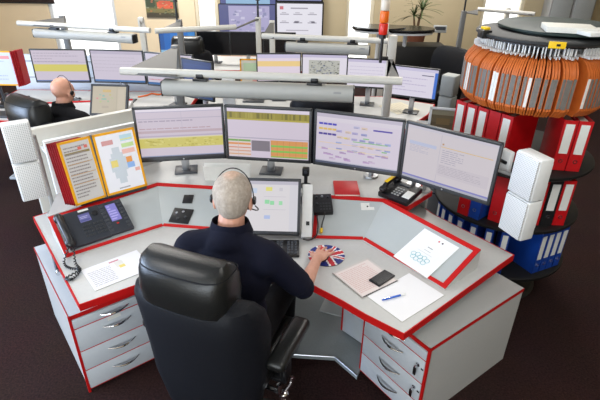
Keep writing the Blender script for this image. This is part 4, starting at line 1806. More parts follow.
for x, y, az, c, lb in [(1.072, 2.730, -140, 'binder_red', 'red binder at the left of the middle carousel shelf, under the right monitor'),
                        (1.130, 2.680, -140, 'binder_blue', 'blue binder beside the red one on the middle carousel shelf under the right monitor'),
                        (1.249, 2.645, -130, 'binder_red', 'red binder between the right monitor and the white speaker, middle shelf'),
                        (1.485, 2.602, -92, 'binder_red', 'red binder left of the black one, half behind the right speaker'),
                        (1.566, 2.600, -92, 'binder_black', 'black binder with a white spine label between two red ones beside the speaker'),
                        (1.647, 2.604, -92, 'binder_red', 'rightmost red binder on the middle carousel shelf beside the black binder')]:
    binder_xy(x, y, az, c, lb, 'binders on the middle carousel shelf', SHELF[1], label_=(y < 2.61), d_=.235, w_=.076)
for k, az in enumerate((-177, -166.5, -156, -145, -132.5, -119.5, -107)):
    binder('binder_blue', '%s narrow blue file in the fan of seven behind the right wing' % ORD[k], 'blue files on the bottom carousel shelf', az, 0, SHELF[0], h_=.335, w_=.052, dist=.455, d_=.17)
for k in range(4):
    binder('binder_blue', ['first', 'second', 'third', 'outermost'][k] + ' blue file right of the desk corner on the bottom carousel shelf', 'blue files on the bottom carousel shelf', -65, -.045 + k * .064, SHELF[0], h_=.31, w_=.058, dist=.425, d_=.26)

# things on top of the carousel
def stack(px, py, z, w_, d_, h_, rz, name, label, m='paper_edge'):
    p = at(px, py, z)
    return tag(MB().box((p.x, p.y, z + h_ / 2), (w_, d_, h_), rz=rz, bevel=.002).build(name, m), label, 'papers')


stack(568, 31, 1.8185, .26, .19, .03, R(-15), 'paper_stack', 'thick pile of white papers on top of the carousel')
stack(596, 34, 1.8185, .22, .17, .02, R(12), 'paper_stack', 'lower pile of papers at the right on the carousel top', 'label_white')
p = aty(562, 48.5, 2.80)
w_ = at(562, 49, 1.777)
a = math.atan2(w_.y - CY, w_.x - CX)
ex_ = Vector((CX + .389 * math.cos(a), CY + .389 * math.sin(a), 1.777))
t = thing('label_tag', 'yellow label tag with a mark on the rim of the carousel top', 'label', ex_[:], a + R(90))
MB().box((0, 0, 0), (.085, .006, .035), bevel=.001).build('card', 'yellow', t)
MB().box((.006, -.0035, 0), (.02, .001, .012)).build('mark', 'black_plastic', t)
a = math.radians(-172)
ex_ = Vector((CX + .375 * math.cos(a), CY + .375 * math.sin(a), 1.80))
t = thing('desk_clip', 'small black and yellow clip on the left rim of the carousel top', 'clip', ex_[:], a)
MB().box((0, 0, -.02), (.06, .07, .05), bevel=.008).build('clamp', 'black_plastic', t)
MB().box((0, 0, .012), (.035, .05, .014), bevel=.003).build('tab', 'yellow', t)
# ================================================================ lamp rails
def gantry(label, tl, tr, al, ar, bl, br, z, hl, hr, dark=True):
    """white front tube, two flat triangular arms, two posts. all points (px,py) on the plane z"""
    TL, TR, AL, AR, BL, BR = [at(*p, z) for p in (tl, tr, al, ar, bl, br)]
    t = thing('lamp_rail', label, 'lamp rail', ((AL + AR) / 2)[:2] + (0,), 0, 'lamp rails over the desks')
    MB().tube([TL, TR], .026, 14).build('front_tube', 'lamp_white', t, True)
    for (A, tip, B), h_ in (((AL, TL, BL), hl), ((AR, TR, BR), hr)):
        m = MB()
        pts = [tip + Vector((0, 0, -.004)), B + Vector((0, 0, -.004)), A + Vector((.02, 0, -.004)), A + Vector((-.02, 0, -.004))]
        m.poly3(pts, None, .012, n=(0, 0, 1))
        tag(m.build('arm', 'arm_grey', t, True), 'flat grey triangular arm')
        MB().box((A.x, A.y, h_ / 2), (.06, .06, h_), bevel=.006).box((A.x, A.y, .006), (.2, .2, .012), bevel=.003).build('post', 'post_grey' if A is AL and dark else 'lamp_white', t, True)
    return t, TL, TR


def strip_lamp(label, TL, TR, f0, f1, dz, r_):
    d = (TR - TL)
    a, b = TL + d * f0, TL + d * f1
    yaw = math.atan2(d.y, d.x)
    mid = (a + b) / 2
    ln = (b - a).length
    t = thing('strip_lamp', label, 'lamp', (mid.x, mid.y, mid.z - dz), yaw, 'strip lamps under the lamp rails')
    m = MB()
    N = 16
    rings = []
    for x in (-ln / 2, ln / 2):
        ring = []
        for k in range(N):
            a_ = 2 * math.pi * k / N
            ring.append(m.bm.verts.new((x, math.copysign(abs(math.cos(a_)) ** .6, math.cos(a_)) * r_ * 1.15, math.copysign(abs(math.sin(a_)) ** .7, math.sin(a_)) * r_)))
        rings.append(ring)
    for k in range(N):
        m.bm.faces.new((rings[0][k], rings[0][(k + 1) % N], rings[1][(k + 1) % N], rings[1][k]))
    m.bm.faces.new(rings[0])
    m.bm.faces.new(rings[1][::-1])
    m.build('housing', 'lamp_body', t)
    for s_ in (-1, 1):
        e = MB()
        e.box((s_ * (ln / 2 + .004), 0, 0), (.012, r_ * 2.05, r_ * 1.8), bevel=.005)
        e.build('end_cap', 'black_plastic', t)
        c = MB()
        x = s_ * ln * .30
        c.box((x, 0, r_ + .006), (.10, .05, .016), bevel=.003)
        c.cyl((x, 0, r_), (x, 0, dz - .02), .012, 10)
        c.box((x, 0, dz - .012), (.05, .06, .03), bevel=.006)
        c.build('clamp', 'black_plastic', t)
    MB().box((ln * .42, -r_ * 1.13, .02), (.05, .002, .012)).build('maker_plate', 'grey_paint', t)
    return t


def signal(label, p):
    t = thing('signal_light', label, 'signal light', p, 0, 'signal lights on the lamp rails')
    MB().cyl((0, 0, -.01), (0, 0, .19), .012, 12).cyl((0, 0, .17), (0, 0, .20), .026, 16).build('stem', 'black_plastic', t)
    for k, (m_, nm) in enumerate((('signal_red', 'red_lens'), ('signal_orange', 'orange_lens'), ('signal_clear', 'clear_lens'))):
        z0 = .20 + k * .085
        MB().lathe([(0, z0), (.031, z0), (.033, z0 + .006), (.033, z0 + .074), (.030, z0 + .080), (0, z0 + .082)], seg=20).build(nm, m_, t)
    MB().lathe([(.031, .455), (.031, .47), (.02, .482), (0, .485)], seg=20).build('cap', 'white_plastic', t)
    return t


g1, TL, TR = gantry('nearest lamp rail, its white tube passing right over the near monitors', (121, 71), (402, 81), (175, 47), (391, 58), (176, 76), (386, 80), 1.46, 1.475, 1.63)
strip_lamp('long pale strip lamp hanging under the nearest lamp rail, above the near monitors', TL, TR, .155, .835, .098, .054)
# small white hooks on the tube
pA = at(391, 58, 1.46)
arm_y = pA.y
p = Vector((pA.x - .085, pA.y - .03, 1.44))
s1 = signal('red orange and white signal light on the right post of the nearest lamp rail', p)
MB().box((.045, .012, .02), (.10, .022, .03), bevel=.003).build('bracket', 'black_plastic', s1)
g2, TL, TR = gantry('lamp rail at the far left over the bald man\'s monitors', (18, 23), (150, 30.5), (62, 17), (141, 20), (65, 27), (141, 30), 1.46, 1.475, 1.49)
strip_lamp('strip lamp under the far left lamp rail, in front of the bright window', TL, TR, .13, .88, .088, .046)
g3, TL, TR = gantry('short lamp rail in front of the blue and black screens at the back', (155, 31), (236, 27), (179, 21), (258, 18), (180, 29), (236, 27.5), 1.46, 1.475, 1.47)
A3 = at(179, 21, 1.46)
signal('signal light on the post of the short lamp rail, below the poster', (A3.x - .02, A3.y - .0, 1.475 + .01))
B3 = at(258, 18, 1.46)
signal('signal light in front of the video wall picture', (B3.x, B3.y, 1.47 + .01))
g4, TL, TR = gantry('lamp rail below the white video wall page', (262, 36), (388, 41), (272, 22), (386, 25), (274, 37), (380, 41), 1.46, 1.475, 1.475, False)
strip_lamp('strip lamp under the lamp rail below the white video wall page', TL, TR, .2, .86, .088, .046)
g5, TL, TR = gantry('lamp rail at the far right beside the carousel top, before the bright window', (478, 9), (535, 14), (464, 12), (508, 9), (478, 14), (530, 14), 1.46, 1.475, 1.475)
A5 = at(464, 12, 1.46)
signal('signal light on the far right lamp rail near the carousel', (A5.x, A5.y, 1.485))


# ================================================================ far desks
def simple_desk(label, poly, loc, lip=True, tray_pts=None, legs=None):
    t = thing('office_desk', label, 'desk', (*loc, 0))
    MB().prism(poly, ZT - .036, ZT).build('worktop', 'laminate', t, True)
    e = MB()
    oi, ii = inset(poly, -.004), inset(poly, .006)
    n = len(oi)
    for k in range(n):
        e.prism([oi[k], oi[(k + 1) % n], ii[(k + 1) % n], ii[k]], ZT - .038, ZT + .0015)
    e.build('edge_lipping', 'red_edge', t, True)
    for (x, y) in legs:
        MB().box((x, y, .355), (.08, .08, .69), bevel=.006).box((x, y, .015), (.14, .4, .03), bevel=.006).build('leg', 'pale_steel', t, True)
    return t


d2 = simple_desk('grey desk with red edging where the bald man sits, far left', [(-3.2, 4.25), (-1.15, 4.25), (-1.15, 5.3), (-3.2, 5.3)], (-2.2, 4.8), legs=[(-3.0, 4.7), (-1.4, 4.8)])
tb = MB()
a, b = at(22, 104, .80), at(84, 99, .80)
m_ = MB().prism([(a.x, a.y - .28), (b.x + .5, b.y - .28), (b.x + .5, b.y), (a.x, a.y)], ZT, [ZT + .004, ZT + .004, .795, .795]).build('sloped_tray', 'laminate', d2, True)
tb.tube([a, Vector((b.x + .5, b.y, .80))], .009, 6)
tb.tube([a, Vector((a.x, a.y - .28, ZT + .006))], .009, 6)
tb.build('tray_border', 'red_edge', m_, True)

d3 = simple_desk('grey desk with red edging under the middle row of pale monitors', [(-1.0, 4.2), (-.76, 4.2), (-.70, 4.5), (.62, 4.5), (.92, 4.10), (1.28, 4.62), (1.42, 4.95), (.9, 5.22), (-1.0, 5.22)], (0, 4.9), legs=[(-.9, 4.8), (.9, 4.85)])
pg = [at(*q, ZT + .002) for q in [(395, 101), (414, 108), (404, 117), (384, 107)]]
sheet('paper_sheet', 'cream sheet lying on the red edged wing of the middle desk', 'paper', pg, lines(rng, .1, .9, .1, .9, 6, (190, 180, 160), .3), (214, 206, 182))

d5 = simple_desk('long back desk carrying the blue and the switched off black screens', [(-2.2, 6.35), (.35, 6.35), (.35, 7.25), (-2.2, 7.25)], (-.9, 6.8), legs=[(-2.0, 6.8), (.1, 6.8)])


def lcd(label, x, Y_, z, yaw, w, h, rects, base, group, off=False, desk_z=ZT):
    t, sw, sh, Mx = make_monitor(w, h, z - desk_z, tilt=.02, bez=.012)
    place(t, (x, Y_, desk_z), yaw)
    t['label'] = label
    t['group'] = group
    if off:
        o = MB().box(None, (sw, sh, .001), Mx=Mx).build('screen', 'screen_off', t)
    else:
        picture('screen', sw, sh, rects, t, Mx, LIT, base)
    return t


GL = 'wide monitors on the far left desk'
LAV = (214, 204, 220)
p = aty(64, 82.7, 4.8)
lcd('monitor with a yellow band on its lilac screen, above the bald man\'s head', p.x, 4.8, .96, R(2), .545, .33, [(0, .32, 1, .55, (222, 212, 110))] + lines(rng, .03, .95, .6, .95, 4, (180, 170, 190), .25) + [(0, .62, 1, .63, (170, 160, 190)), (0, 0, 1, .03, (80, 110, 170))], LAV, GL)
p = aty(120, 83.5, 4.8)
lcd('plain lilac monitor right of the bald man\'s yellow banded one', p.x, 4.82, .955, R(-4), .545, .33, [(0, .9, 1, 1, (196, 186, 206)), (0, .0, 1, .06, (70, 120, 180))] + lines(rng, .03, .95, .3, .85, 5, (200, 190, 206), .2), LAV, GL)
p = aty(171, 85, 4.72)
lcd('lilac monitor with reddish text behind the grey arm of the nearest lamp rail', p.x, 4.72, .95, R(-14), .52, .33, lines(rng, .03, .6, .1, .7, 5, (210, 150, 160), .3) + [(0, 0, 1, .07, (60, 110, 170))], LAV, GL)
# touch screen of the left desk
c = aty(109, 100, 4.42)
ex2 = Vector((1, -.05, 0)).normalized()
up2 = Vector((0, .5, .86)).normalized()
Mx = frame_m(c, ex2, ex2.cross(up2))
t = thing_m('touch_screen', 'tilted beige touch screen with a round seating plan, right of the bald man', 'monitor', Mx)
MB().box((0, 0, -.018), (.36, .30, .034), bevel=.006).build('casing', 'bezel', t)
R_ = [(.30, .78, .55, .88, (214, 184, 120)), (.28, .50, .42, .56, (150, 190, 170)), (.3, .62, .36, .68, (140, 190, 180)), (.12, .52, .18, .58, (220, 150, 150)), (.22, .40, .28, .46, (190, 200, 140)), (.45, .42, .5, .48, (160, 190, 150)), (.5, .66, .56, .72, (200, 190, 130)), (.56, .55, .62, .6, (190, 196, 150)), (.2, .66, .26, .71, (160, 190, 170)), (.3, .2, .5, .28, (190, 176, 156)), (.72, 0, .73, 1, (180, 170, 150)), (.76, .1, .95, .9, (206, 194, 172))]
picture('screen', .325, .26, R_, t, Matrix.Translation((0, 0, .0004)), LIT, (200, 188, 164))
f = MB()
for s_ in (-1, 1):
    f.box((s_ * .171, 0, .001), (.018, .30, .005))
    f.box((0, s_ * .140, .001), (.36, .02, .005))
f.build('bezel', 'bezel', t)
inv = Mx.inverted()
MB().tube([inv @ (c + Vector((0, .03, -.02))), inv @ Vector((c.x, c.y + .10, ZT + .03)), inv @ Vector((c.x, c.y + .10, ZT))], .03, 10).build('stand', 'bezel', t)


def flip(label, blx, bly, trx, try_, Y_, z0, colr, rects, base, spine=True):
    a = aty(blx, bly, Y_)
    b = aty(trx, try_, Y_)
    w_, h_ = b.x - a.x, b.z - a.z
    t = thing('flip_sleeve_display', label, 'document holder', ((a.x + b.x) / 2, Y_, z0))
    m = MB()
    zc = (a.z + b.z) / 2 - z0
    for s_ in (-1, 1):
        m.box((s_ * (w_ - .014) / 2, 0, zc), (.014, .006, h_))
        m.box((0, 0, zc + s_ * (h_ - .014) / 2), (w_, .006, .014))
    m.box((0, .002, zc), (w_ - .005, .002, h_ - .005))
    o = m.build('sleeve', colr, t)
    picture('insert', w_ - .028, h_ - .028, rects, o, Matrix.Translation((0, -.0015, zc)) @ Matrix.Rotation(R(90), 4, 'X'), GLOSSPRINT, base)
    if spine:
        for k in range(4):
            MB().box((w_ / 2 + .012 + k * .009, .006 + k * .018, zc), (.008, .10, h_)).build('sleeve', 'folder_red', t)['label'] = 'dark red sleeve seen edge on'
    st = MB().box((0, .06, .008), (w_ * .9, .18, .016), bevel=.004).tube([(0, .06, .012), (0, .012, zc)], .012, 8)
    if a.z - z0 > .02:
        pass
    st.build('base', 'dark_grey', t)
    return t


flip('yellow and dark red sleeve display cut by the left edge', -26, 85, 11, 51, 4.35, ZT, 'folder_yellow', lines(rng, .05, .9, .1, .9, 7, (180, 186, 200), .3) + [(.6, .8, .95, .9, (220, 150, 150))], (206, 212, 224))
flip('orange framed sleeve display standing left of the middle monitors', 241, 88, 264, 59, 4.95, ZT, 'folder_yellow', [(.1, .6, .8, .9, (190, 210, 170)), (.2, .3, .6, .5, (150, 190, 140)), (.5, .1, .9, .4, (220, 160, 150))], (214, 206, 190), False)
# pale blue screen panels at far left
t = thing('desk_screen', 'pale blue white panel screen behind the far left desk', 'desk screen', (-2.6, 5.42, 0))
for k, x in enumerate((-2.98, -2.36, -1.74)):
    MB().box((x, 5.42, .56), (.60, .04, 1.10), bevel=.006).build('panel', 'laminate_cool', t, True)
for z in (.86, 1.04):
    MB().box((-2.36, 5.398, z), (1.84, .006, .012)).build('groove_strip', 'grey_paint', t, True)
# telephone of left desk
p = at(14, 98, .82)
t = thing('desk_telephone', 'black desk telephone in front of the bald man\'s sleeve display, far left', 'telephone', (p.x, p.y, ZT + .02), R(10))
MB().box(None, (.25, .19, .04), Mx=Matrix.Translation((0, 0, .02)) @ Matrix.Rotation(R(12), 4, 'X'), bevel=.01).build('base', 'black_plastic', t)
MB().tube(smooth_pts([(-.09, -.08, .06), (-.09, -.03, .075), (-.09, .04, .085), (-.09, .09, .08)], 4), .015, 10).build('handset', 'black_plastic', t)

GC = 'pale monitors on the middle desk'
p = aty(279, 82, 4.95)
lcd('pale monitor with an orange band, leftmost of the middle desk\'s row', p.x, 4.95, .955, R(4), .46, .295, [(0, .55, 1, .75, (248, 216, 150)), (0, .78, 1, .82, (240, 224, 240)), (0, .1, 1, .3, (240, 220, 226)), (0, .86, 1, 1, (214, 206, 236))], (236, 222, 236), GC)
p = aty(324, 84, 4.95)
R_ = [(0, .9, 1, 1, (206, 198, 226))]
for i in range(150):
    x, y = rng.uniform(.16, .80), rng.uniform(.22, .76)
    R_.append((x, y, x + rng.uniform(.01, .05), y + rng.uniform(.01, .05), rng.choice([(110, 112, 100), (150, 150, 140), (90, 96, 110), (190, 190, 180), (120, 130, 160)])))
R_ = [(.14, .18, .84, .80, (196, 196, 188))] + R_
lcd('pale monitor showing a grey street map, under the middle lamp rail', p.x, 4.95, .955, R(-3), .475, .295, R_, (236, 230, 242), GC)
p = aty(368, 88, 4.82)
lcd('plain pale monitor right of the street map one', p.x, 4.82, .94, R(-10), .46, .295, [(0, .9, 1, 1, (206, 198, 226))] + lines(rng, .05, .9, .3, .8, 4, (212, 204, 226), .2), (234, 228, 242), GC)
p = aty(411, 94, 4.58)
lcd('pale monitor with a blue right edge, outermost on the middle desk', p.x, 4.58, .915, R(-24), .485, .30, [(.94, 0, 1, 1, (70, 120, 214)), (.0, .9, 1, 1, (210, 204, 232)), (.68, .76, .92, .79, (90, 90, 120))] + lines(rng, .05, .88, .15, .7, 5, (196, 186, 216), .25), (230, 224, 240), GC)
p = aty(199, 99, 4.32)
lcd('dark blue monitor turned sideways behind the nearest lamp rail', p.x, 4.32, .95, R(-30), .36, .36, [(0, 0, 1, .08, (40, 70, 120)), (.05, .12, .95, .9, (28, 56, 122))], (24, 48, 110), 'blue screens')
GB = 'screens on the back desk'
p = aty(179, 54, 6.7)
R_ = [(0, 0, .12, 1, (30, 90, 170)), (.12, 0, .3, 1, (36, 110, 196)), (.3, 0, .7, 1, (44, 126, 214)), (.8, 0, 1, 1, (60, 140, 214)), (0, 0, 1, .12, (150, 200, 236))]
lcd('blue desktop screen left of the black ones, on the back desk', p.x, 6.7, .875, R(2), .50, .31, R_, (40, 118, 206), GB)
for k, (x0, lb) in enumerate(((214.5, 'switched off black screen next to the blue one on the back desk'), (247.5, 'switched off black screen below the video wall\'s street picture'), (279, 'switched off black screen half behind the lamp rail post on the back desk'))):
    p = aty(x0, 55.5, 6.7)
    lcd(lb, p.x, 6.7, .865, R(-2), .46, .31, None, None, GB, off=True)
# small white laptop-like screen below
p = aty(211, 62, 5.6)
t = thing('equipment_column', 'slim white cable column between the blue monitor and the middle desk', 'column', (aty(229, 90, 4.3).x, 4.3, 0))
MB().box((0, 0, .58), (.115, .06, 1.15), bevel=.01).build('shaft', 'white_plastic', t)
MB().box((0, 0, .01), (.16, .16, .02), bevel=.004).build('foot', 'pale_steel', t)
tag(MB().box((0, -.032, 1.02), (.05, .006, .03), bevel=.002).build('socket', 'dark_grey', t), None)

# loose cables
pts = smooth_pts([at(q[0], q[1], ZT + .006) for q in ((138, 97), (146, 95.5), (152, 93.5), (159, 94.5), (166, 92), (171, 93))], 6)
tag(MB().tube([Vector((q.x, q.y, ZT + .006)) for q in pts], .009, 8).build('data_cable', 'signal_orange'), 'orange cable lying on the far left desk near the tube of the nearest lamp rail', 'cable')
cx_, cy_ = at(205, 104, ZT).x, 4.28
pts = [(cx_ + (.10 + .01 * math.sin(3 * a_)) * math.cos(a_), cy_ + .06 * math.sin(a_), ZT + .008 + .0012 * i_) for i_, a_ in enumerate([k_ * .35 for k_ in range(44)])]
tag(MB().tube(pts, .008, 6).build('cable_coil', 'black_plastic'), 'coil of black cable under the dark blue monitor behind the lamp rail', 'cable')

# chairs
c = at(321, 99, 1.02)
ch3 = make_chair('office_chair', 'black office chair without headrest, standing before the middle desk', (c.x, c.y + .29, 0), R(4), False)
c = aty(183, 40, 6.0)
make_chair('office_chair', 'black office chair in front of the blue desktop screen at the back', (c.x, 6.47, 0), R(0), True)
make_chair('office_chair', 'black leather office chair the bald man sits in, far left', (-1.96, 3.74, 0), R(-32), True)

man2, HM2 = person('seated bald man in a black top, seen from behind at the far left desk', (-1.92, 3.64, 0), R(-6),
                   (-1.66, 4.08, .62), (-1.64, 3.82, .72), (-2.06, 4.08, .60), (-2.19, 3.82, .72), look=R(-14), hair=False, vox=.008, scale=.93, head_tilt=R(-4), skin='skin_pale')
headset('black headset with a microphone boom worn by the bald man', HM2, 1)
# far loudspeaker and framed picture
p = aty(449, 90, 4.0)
t = thing('loudspeaker', 'grey white twin cube loudspeaker behind the carousel\'s left side', 'speaker', (p.x, 4.0, .93), R(-38), 'white twin cube loudspeakers')
for k in (0, 1):
    c_ = MB().box((0, 0, .09 + k * .18), (.12, .12, .172), bevel=.008).build('cube', 'shaded_white_plastic', t)
    MB().box((0, -.058, .09 + k * .18), (.105, .012, .158), bevel=.004).build('grille', 'shaded_white_plastic', c_)
MB().cyl((0, .075, -.925), (0, .075, .2), .014, 12).lathe([(0, .012), (.12, .01), (.13, 0), (0, 0)], c=(0, .075, -.93), seg=24).build('pole', 'grey_paint', t)
p = aty(444, 130, 3.7)
zc = .80
t = thing('filing_cabinet', 'low grey cabinet behind the right monitor carrying a framed picture', 'cabinet', (p.x + .02, 3.84, 0), R(-14))
MB().box((0, 0, .43), (.42, .40, .86), bevel=.004).build('body', 'grey_paint', t)
for k in range(2):
    dr = MB().box((0, -.203, .24 + k * .4), (.40, .012, .37), bevel=.002).build('drawer', 'grey_paint', t)
    MB().box((0, -.214, .36 + k * .4), (.10, .012, .012), bevel=.003).build('handle', 'chrome', dr)
zt_ = aty(444, 112, 3.75).z
Mx = Matrix.Translation((p.x + .005, 3.74, .862)) @ Matrix.Rotation(R(-14), 4, 'Z') @ Matrix.Rotation(R(-18), 4, 'X')
t = thing_m('picture_frame', 'small white framed picture leaning on the low cabinet behind the right monitor', 'picture', Mx)
hh_ = .21
f = MB()
for s_ in (-1, 1):
    f.box((s_ * .118, 0, hh_ / 2), (.022, .016, hh_), bevel=.002)
    f.box((0, 0, hh_ / 2 + s_ * (hh_ - .022) / 2), (.258, .016, .022), bevel=.002)
f.build('frame', 'white_paint', t)
picture('print', .216, hh_ - .04, [(0, 0, 1, .4, (92, 78, 52)), (.2, .3, .7, .6, (120, 98, 60)), (0, .75, 1, 1, (140, 134, 110))], t, Matrix.Translation((0, -.004, hh_ / 2)) @ Matrix.Rotation(R(90), 4, 'X'), PRINT, (104, 92, 66))
MB().box((0, .006, hh_ / 2), (.22, .004, hh_ - .03)).box((0, .045, .07), (.04, .004, .15), rx=R(35)).build('backing', 'dark_grey', t)

# ================================================================ back of the room
def wall_panel(name, label, cat, px0, py0, px1, py1, Y_, d_, group=None):
    a, b = aty(px0, py1, Y_), aty(px1, py0, Y_)
    w_, h_ = b.x - a.x, b.z - a.z
    t = thing(name, label, cat, ((a.x + b.x) / 2, Y_, a.z), 0, group)
    MB().box((0, d_ / 2, h_ / 2), (w_, d_, h_), bevel=.006).build('casing', 'frame_black', t)
    return t, w_, h_, Matrix.Translation((0, -.0012, h_ / 2)) @ Matrix.Rotation(R(90), 4, 'X')


GV = 'video wall displays'
R_ = [(.17, .04, .90, .96, (182, 176, 214))]
for i in range(40):
    x = rng.uniform(.2, .8)
    y = rng.uniform(.06, .85)
    R_.append((x, y, x + rng.uniform(.03, .08), y + rng.uniform(.02, .12), rng.choice([(196, 190, 226), (160, 154, 200), (210, 206, 232), (150, 150, 190)])))
t, w_, h_, Mx = wall_panel('wall_display', 'video wall display with a lilac street picture in a slate blue frame', 'display', 220, 4.5, 275.5, 36, YB - .1, .1, GV)
picture('screen', w_ - .02, h_ - .02, R_, t, Mx, LIT, (92, 96, 146))
t, w_, h_, Mx = wall_panel('wall_display', 'video wall display with a white page of small text', 'display', 276, 2.5, 324, 37, YB - .1, .1, GV)
R_ = [(.06, .82, .14, .92, (214, 120, 130)), (.3, .84, .68, .88, (170, 166, 180))]
for yy in (.66, .40):
    for xx in (.06, .36, .68):
        R_ += [(xx, yy, xx + .2, yy + .03, (176, 172, 186)), (xx + .04, yy + .05, xx + .14, yy + .075, (190, 186, 198))]
R_ += [(.38, .40, .48, .46, (120, 116, 130)), (.76, .40, .84, .46, (120, 116, 130)), (.2, .16, .7, .19, (186, 182, 196))]
picture('screen', w_ - .05, h_ - .05, R_, t, Mx, LIT, (242, 240, 250))
t, w_, h_, Mx = wall_panel('wall_display', 'slate blue video wall display cut by the top of the photo, above the street picture', 'display', 220, -31, 275.5, 4, YB - .1, .1, GV)
picture('screen', w_ - .02, h_ - .02, [(.1, .0, .9, .8, (150, 190, 224))], t, Mx, LIT, (84, 92, 150))
t, w_, h_, Mx = wall_panel('wall_display', 'video wall display cut by the top of the photo, above the white text page', 'display', 276, -34, 324, 2, YB - .1, .1, GV)
picture('screen', w_ - .05, h_ - .05, [(.1, .3, .9, .8, (190, 190, 210))], t, Mx, LIT, (120, 124, 170))
# poster
a, b = aty(147, 17.5, YB - .03), aty(175, -18, YB - .03)
t = thing('wall_poster', 'poster of an orange machine among green on the back wall left of the video wall', 'poster', ((a.x + b.x) / 2, YB - .025, a.z))
w_, h_ = b.x - a.x, b.z - a.z
MB().box((0, .011, h_ / 2), (w_, .02, h_)).build('board', 'dark_grey', t)
R_ = [(0, 0, 1, .14, (70, 62, 44)), (0, .14, 1, .26, (120, 110, 66)), (.1, .26, .95, .5, (88, 92, 58)), (.36, .26, .86, .44, (206, 92, 60)), (.42, .36, .78, .48, (190, 84, 60)), (.02, .3, .3, .6, (60, 72, 50)), (.3, .5, 1, .7, (150, 168, 160))]
for i in range(50):
    x, y = rng.uniform(0, .9), rng.uniform(.05, .6)
    R_.append((x, y, x + .06, y + .02, rng.choice([(90, 100, 60), (60, 60, 44), (170, 150, 110), (214, 110, 80), (110, 120, 90)])))
picture('print', w_, h_, R_, t, Matrix.Translation((0, -.0005, h_ / 2)) @ Matrix.Rotation(R(90), 4, 'X'), PRINT, (128, 134, 110))
# dark pin board top left
a, b = aty(-8, 3, YB - .05), aty(48.5, -20, YB - .05)
t = thing('pin_board', 'dark board on the back wall cut by the top left corner', 'board', ((a.x + b.x) / 2, YB - .03, a.z))
w_ = b.x - a.x
MB().box((0, .015, .4), (w_, .03, .8), bevel=.004).build('panel', 'wood_dark', t)
MB().box((0, .012, .008), (w_ + .02, .034, .02)).build('frame', 'frame_black', t)
# curtains
def curtain(label, x0, x1, n):
    m = MB()
    prev = None
    N = n * 10
    for i in range(N + 1):
        x = x0 + (x1 - x0) * i / N
        y = YB - .08 + .035 * math.sin(i / 10 * 2 * math.pi)
        v = (m.bm.verts.new((x, y, .06)), m.bm.verts.new((x, y, 2.72)))
        if prev:
            m.bm.faces.new((prev[0], v[0], v[1], prev[1]))
        prev = v
    o = m.build('sheer_curtain', 'sheer_curtain')
    so = o.modifiers.new('thickness', 'SOLIDIFY')
    so.thickness = .002
    return tag(o, label, 'curtain', 'sheer curtains')


#curtain('bright sheer curtain between the poster and the video wall', -1.98, -1.58, 6)
#curtain('sheer curtain at the bright window right of the video wall', .74, 1.12, 6)
# counter with black oval tops, far right of the wall
p = aty(392, 28, 7.3)
zc = p.z
t = thing('high_counter', 'dark counter with black oval tops in front of the tan wall', 'counter', (aty(405, 40, 7.4).x, 7.4, 0))
for k, (px, py, w_) in enumerate(((379, 28.5, .40), (406, 30, .44))):
    q = aty(px, py, 7.35)
    T = Matrix.Translation((q.x - t.location.x, -.05, q.z)) @ Matrix.Diagonal((1, .62, 1, 1))
    tp = MB().lathe([(0, .03), (w_ * .96, .03), (w_, .01), (w_ * .96, -.01), (0, -.01)], seg=40, Mx=T).build('oval_top', 'screen_off', t)
    MB().lathe([(0, -.012), (w_ * .9, -.012), (w_ * .9, -.045), (0, -.045)], seg=40, Mx=T).build('underside', 'white_paint', tp)
    MB().cyl((q.x - t.location.x, -.05, 0), (q.x - t.location.x, -.05, q.z - .02), .03, 14).build('leg', 'white_paint', t)
MB().box((.15, .12, .45), (.95, .4, .9), bevel=.01).build('carcass', 'frame_black', t)
q = aty(444, 52, 7.0)
make_chair('office_chair', 'black office chair beside the dark counter at the back', (aty(440, 50, 6.5).x, 6.45, 0), R(120), False)
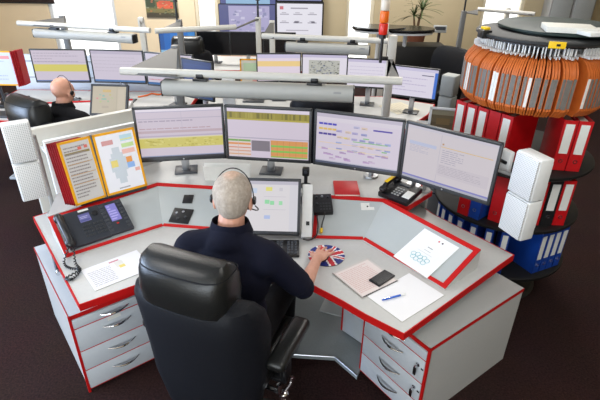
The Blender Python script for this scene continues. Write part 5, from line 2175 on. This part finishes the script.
# plant
q = aty(417, 28, 8.3)
t = thing('potted_plant', 'spiky dracaena plant in a brown pot against the tan wall', 'plant', (q.x, 8.3, 0))
zp = q.z
MB().lathe([(0, zp - .30), (.12, zp - .30), (.17, zp - .02), (.175, zp), (.155, zp), (.15, zp - .03), (0, zp - .03)], seg=28).build('pot', 'terracotta', t)
MB().box((0, 0, (zp - .3) / 2), (.36, .36, zp - .3), bevel=.01).build('plinth', 'wood_dark', t)
MB().tube([(0, 0, zp - .05), (.02, .01, zp + .12), (.05, 0, zp + .28)], [.025, .02, .016], 8).tube([(-.03, .02, zp - .04), (-.07, .02, zp + .18)], [.02, .014], 8).build('stem', 'plant_brown', t)
lf = MB()
rr = random.Random(2)
for base_, n in (((.05, 0, zp + .28), 34), ((-.07, .02, zp + .18), 26)):
    for i in range(n):
        az, el = rr.uniform(0, 6.28), rr.uniform(-.1, 1.4)
        L_ = rr.uniform(.22, .40)
        d = Vector((math.cos(az) * math.cos(el), math.sin(az) * math.cos(el), math.sin(el)))
        s_ = Vector((-math.sin(az), math.cos(az), 0))
        P_ = Vector(base_)
        prev = None
        for j in range(7):
            u = j / 6
            c_ = P_ + d * L_ * u + Vector((0, 0, -.22 * L_ * u * u * 1.6))
            wv = .013 * (1 - u) ** .6 + .001
            v = (lf.bm.verts.new(c_ - s_ * wv), lf.bm.verts.new(c_ + s_ * wv + Vector((0, 0, .003))))
            if prev:
                lf.bm.faces.new((prev[0], prev[1], v[1], v[0]))
            prev = v
tag(lf.build('leaves', 'plant_green', t), kind='stuff')
# little display on a stand
q = aty(440, 29, 7.8)
t = thing('information_stand', 'small grey display on a thin dark stand beside the plant', 'stand', (q.x, 7.8, 0), R(-6))
MB().cyl((0, .02, .012), (0, .02, q.z), .022, 12).lathe([(0, .02), (.17, .015), (.18, 0), (0, 0)], seg=28).build('pole', 'wood_dark', t)
MB().box((0, 0, q.z), (.20, .03, .11), bevel=.006).build('display', 'pale_steel', t)
MB().box((0, -.016, q.z + .012), (.16, .004, .05)).build('screen', 'dark_grey', t)
# grey cupboards
a, b = aty(541, 30, 8.9), aty(592, 0, 8.9)
for k in range(2):
    x0 = a.x + (b.x - a.x) * k / 2
    wd_ = (b.x - a.x) / 2
    t = thing('tall_cupboard', ['left grey cupboard behind the carousel top', 'right grey cupboard behind the carousel top'][k], 'cupboard', (x0 + wd_ / 2, 8.8, 0), 0, 'grey cupboards')
    MB().box((0, .1, 1.0), (wd_ - .006, .3, 2.0), bevel=.004).build('carcass', 'grey_paint', t)
    d_ = MB().box((0, -.058, 1.03), (wd_ - .05, .016, 1.86), bevel=.003).build('door', 'pale_steel', t)
    MB().box((wd_ * .38, -.074, 1.05), (.015, .02, .14), bevel=.004).build('handle', 'chrome', d_)
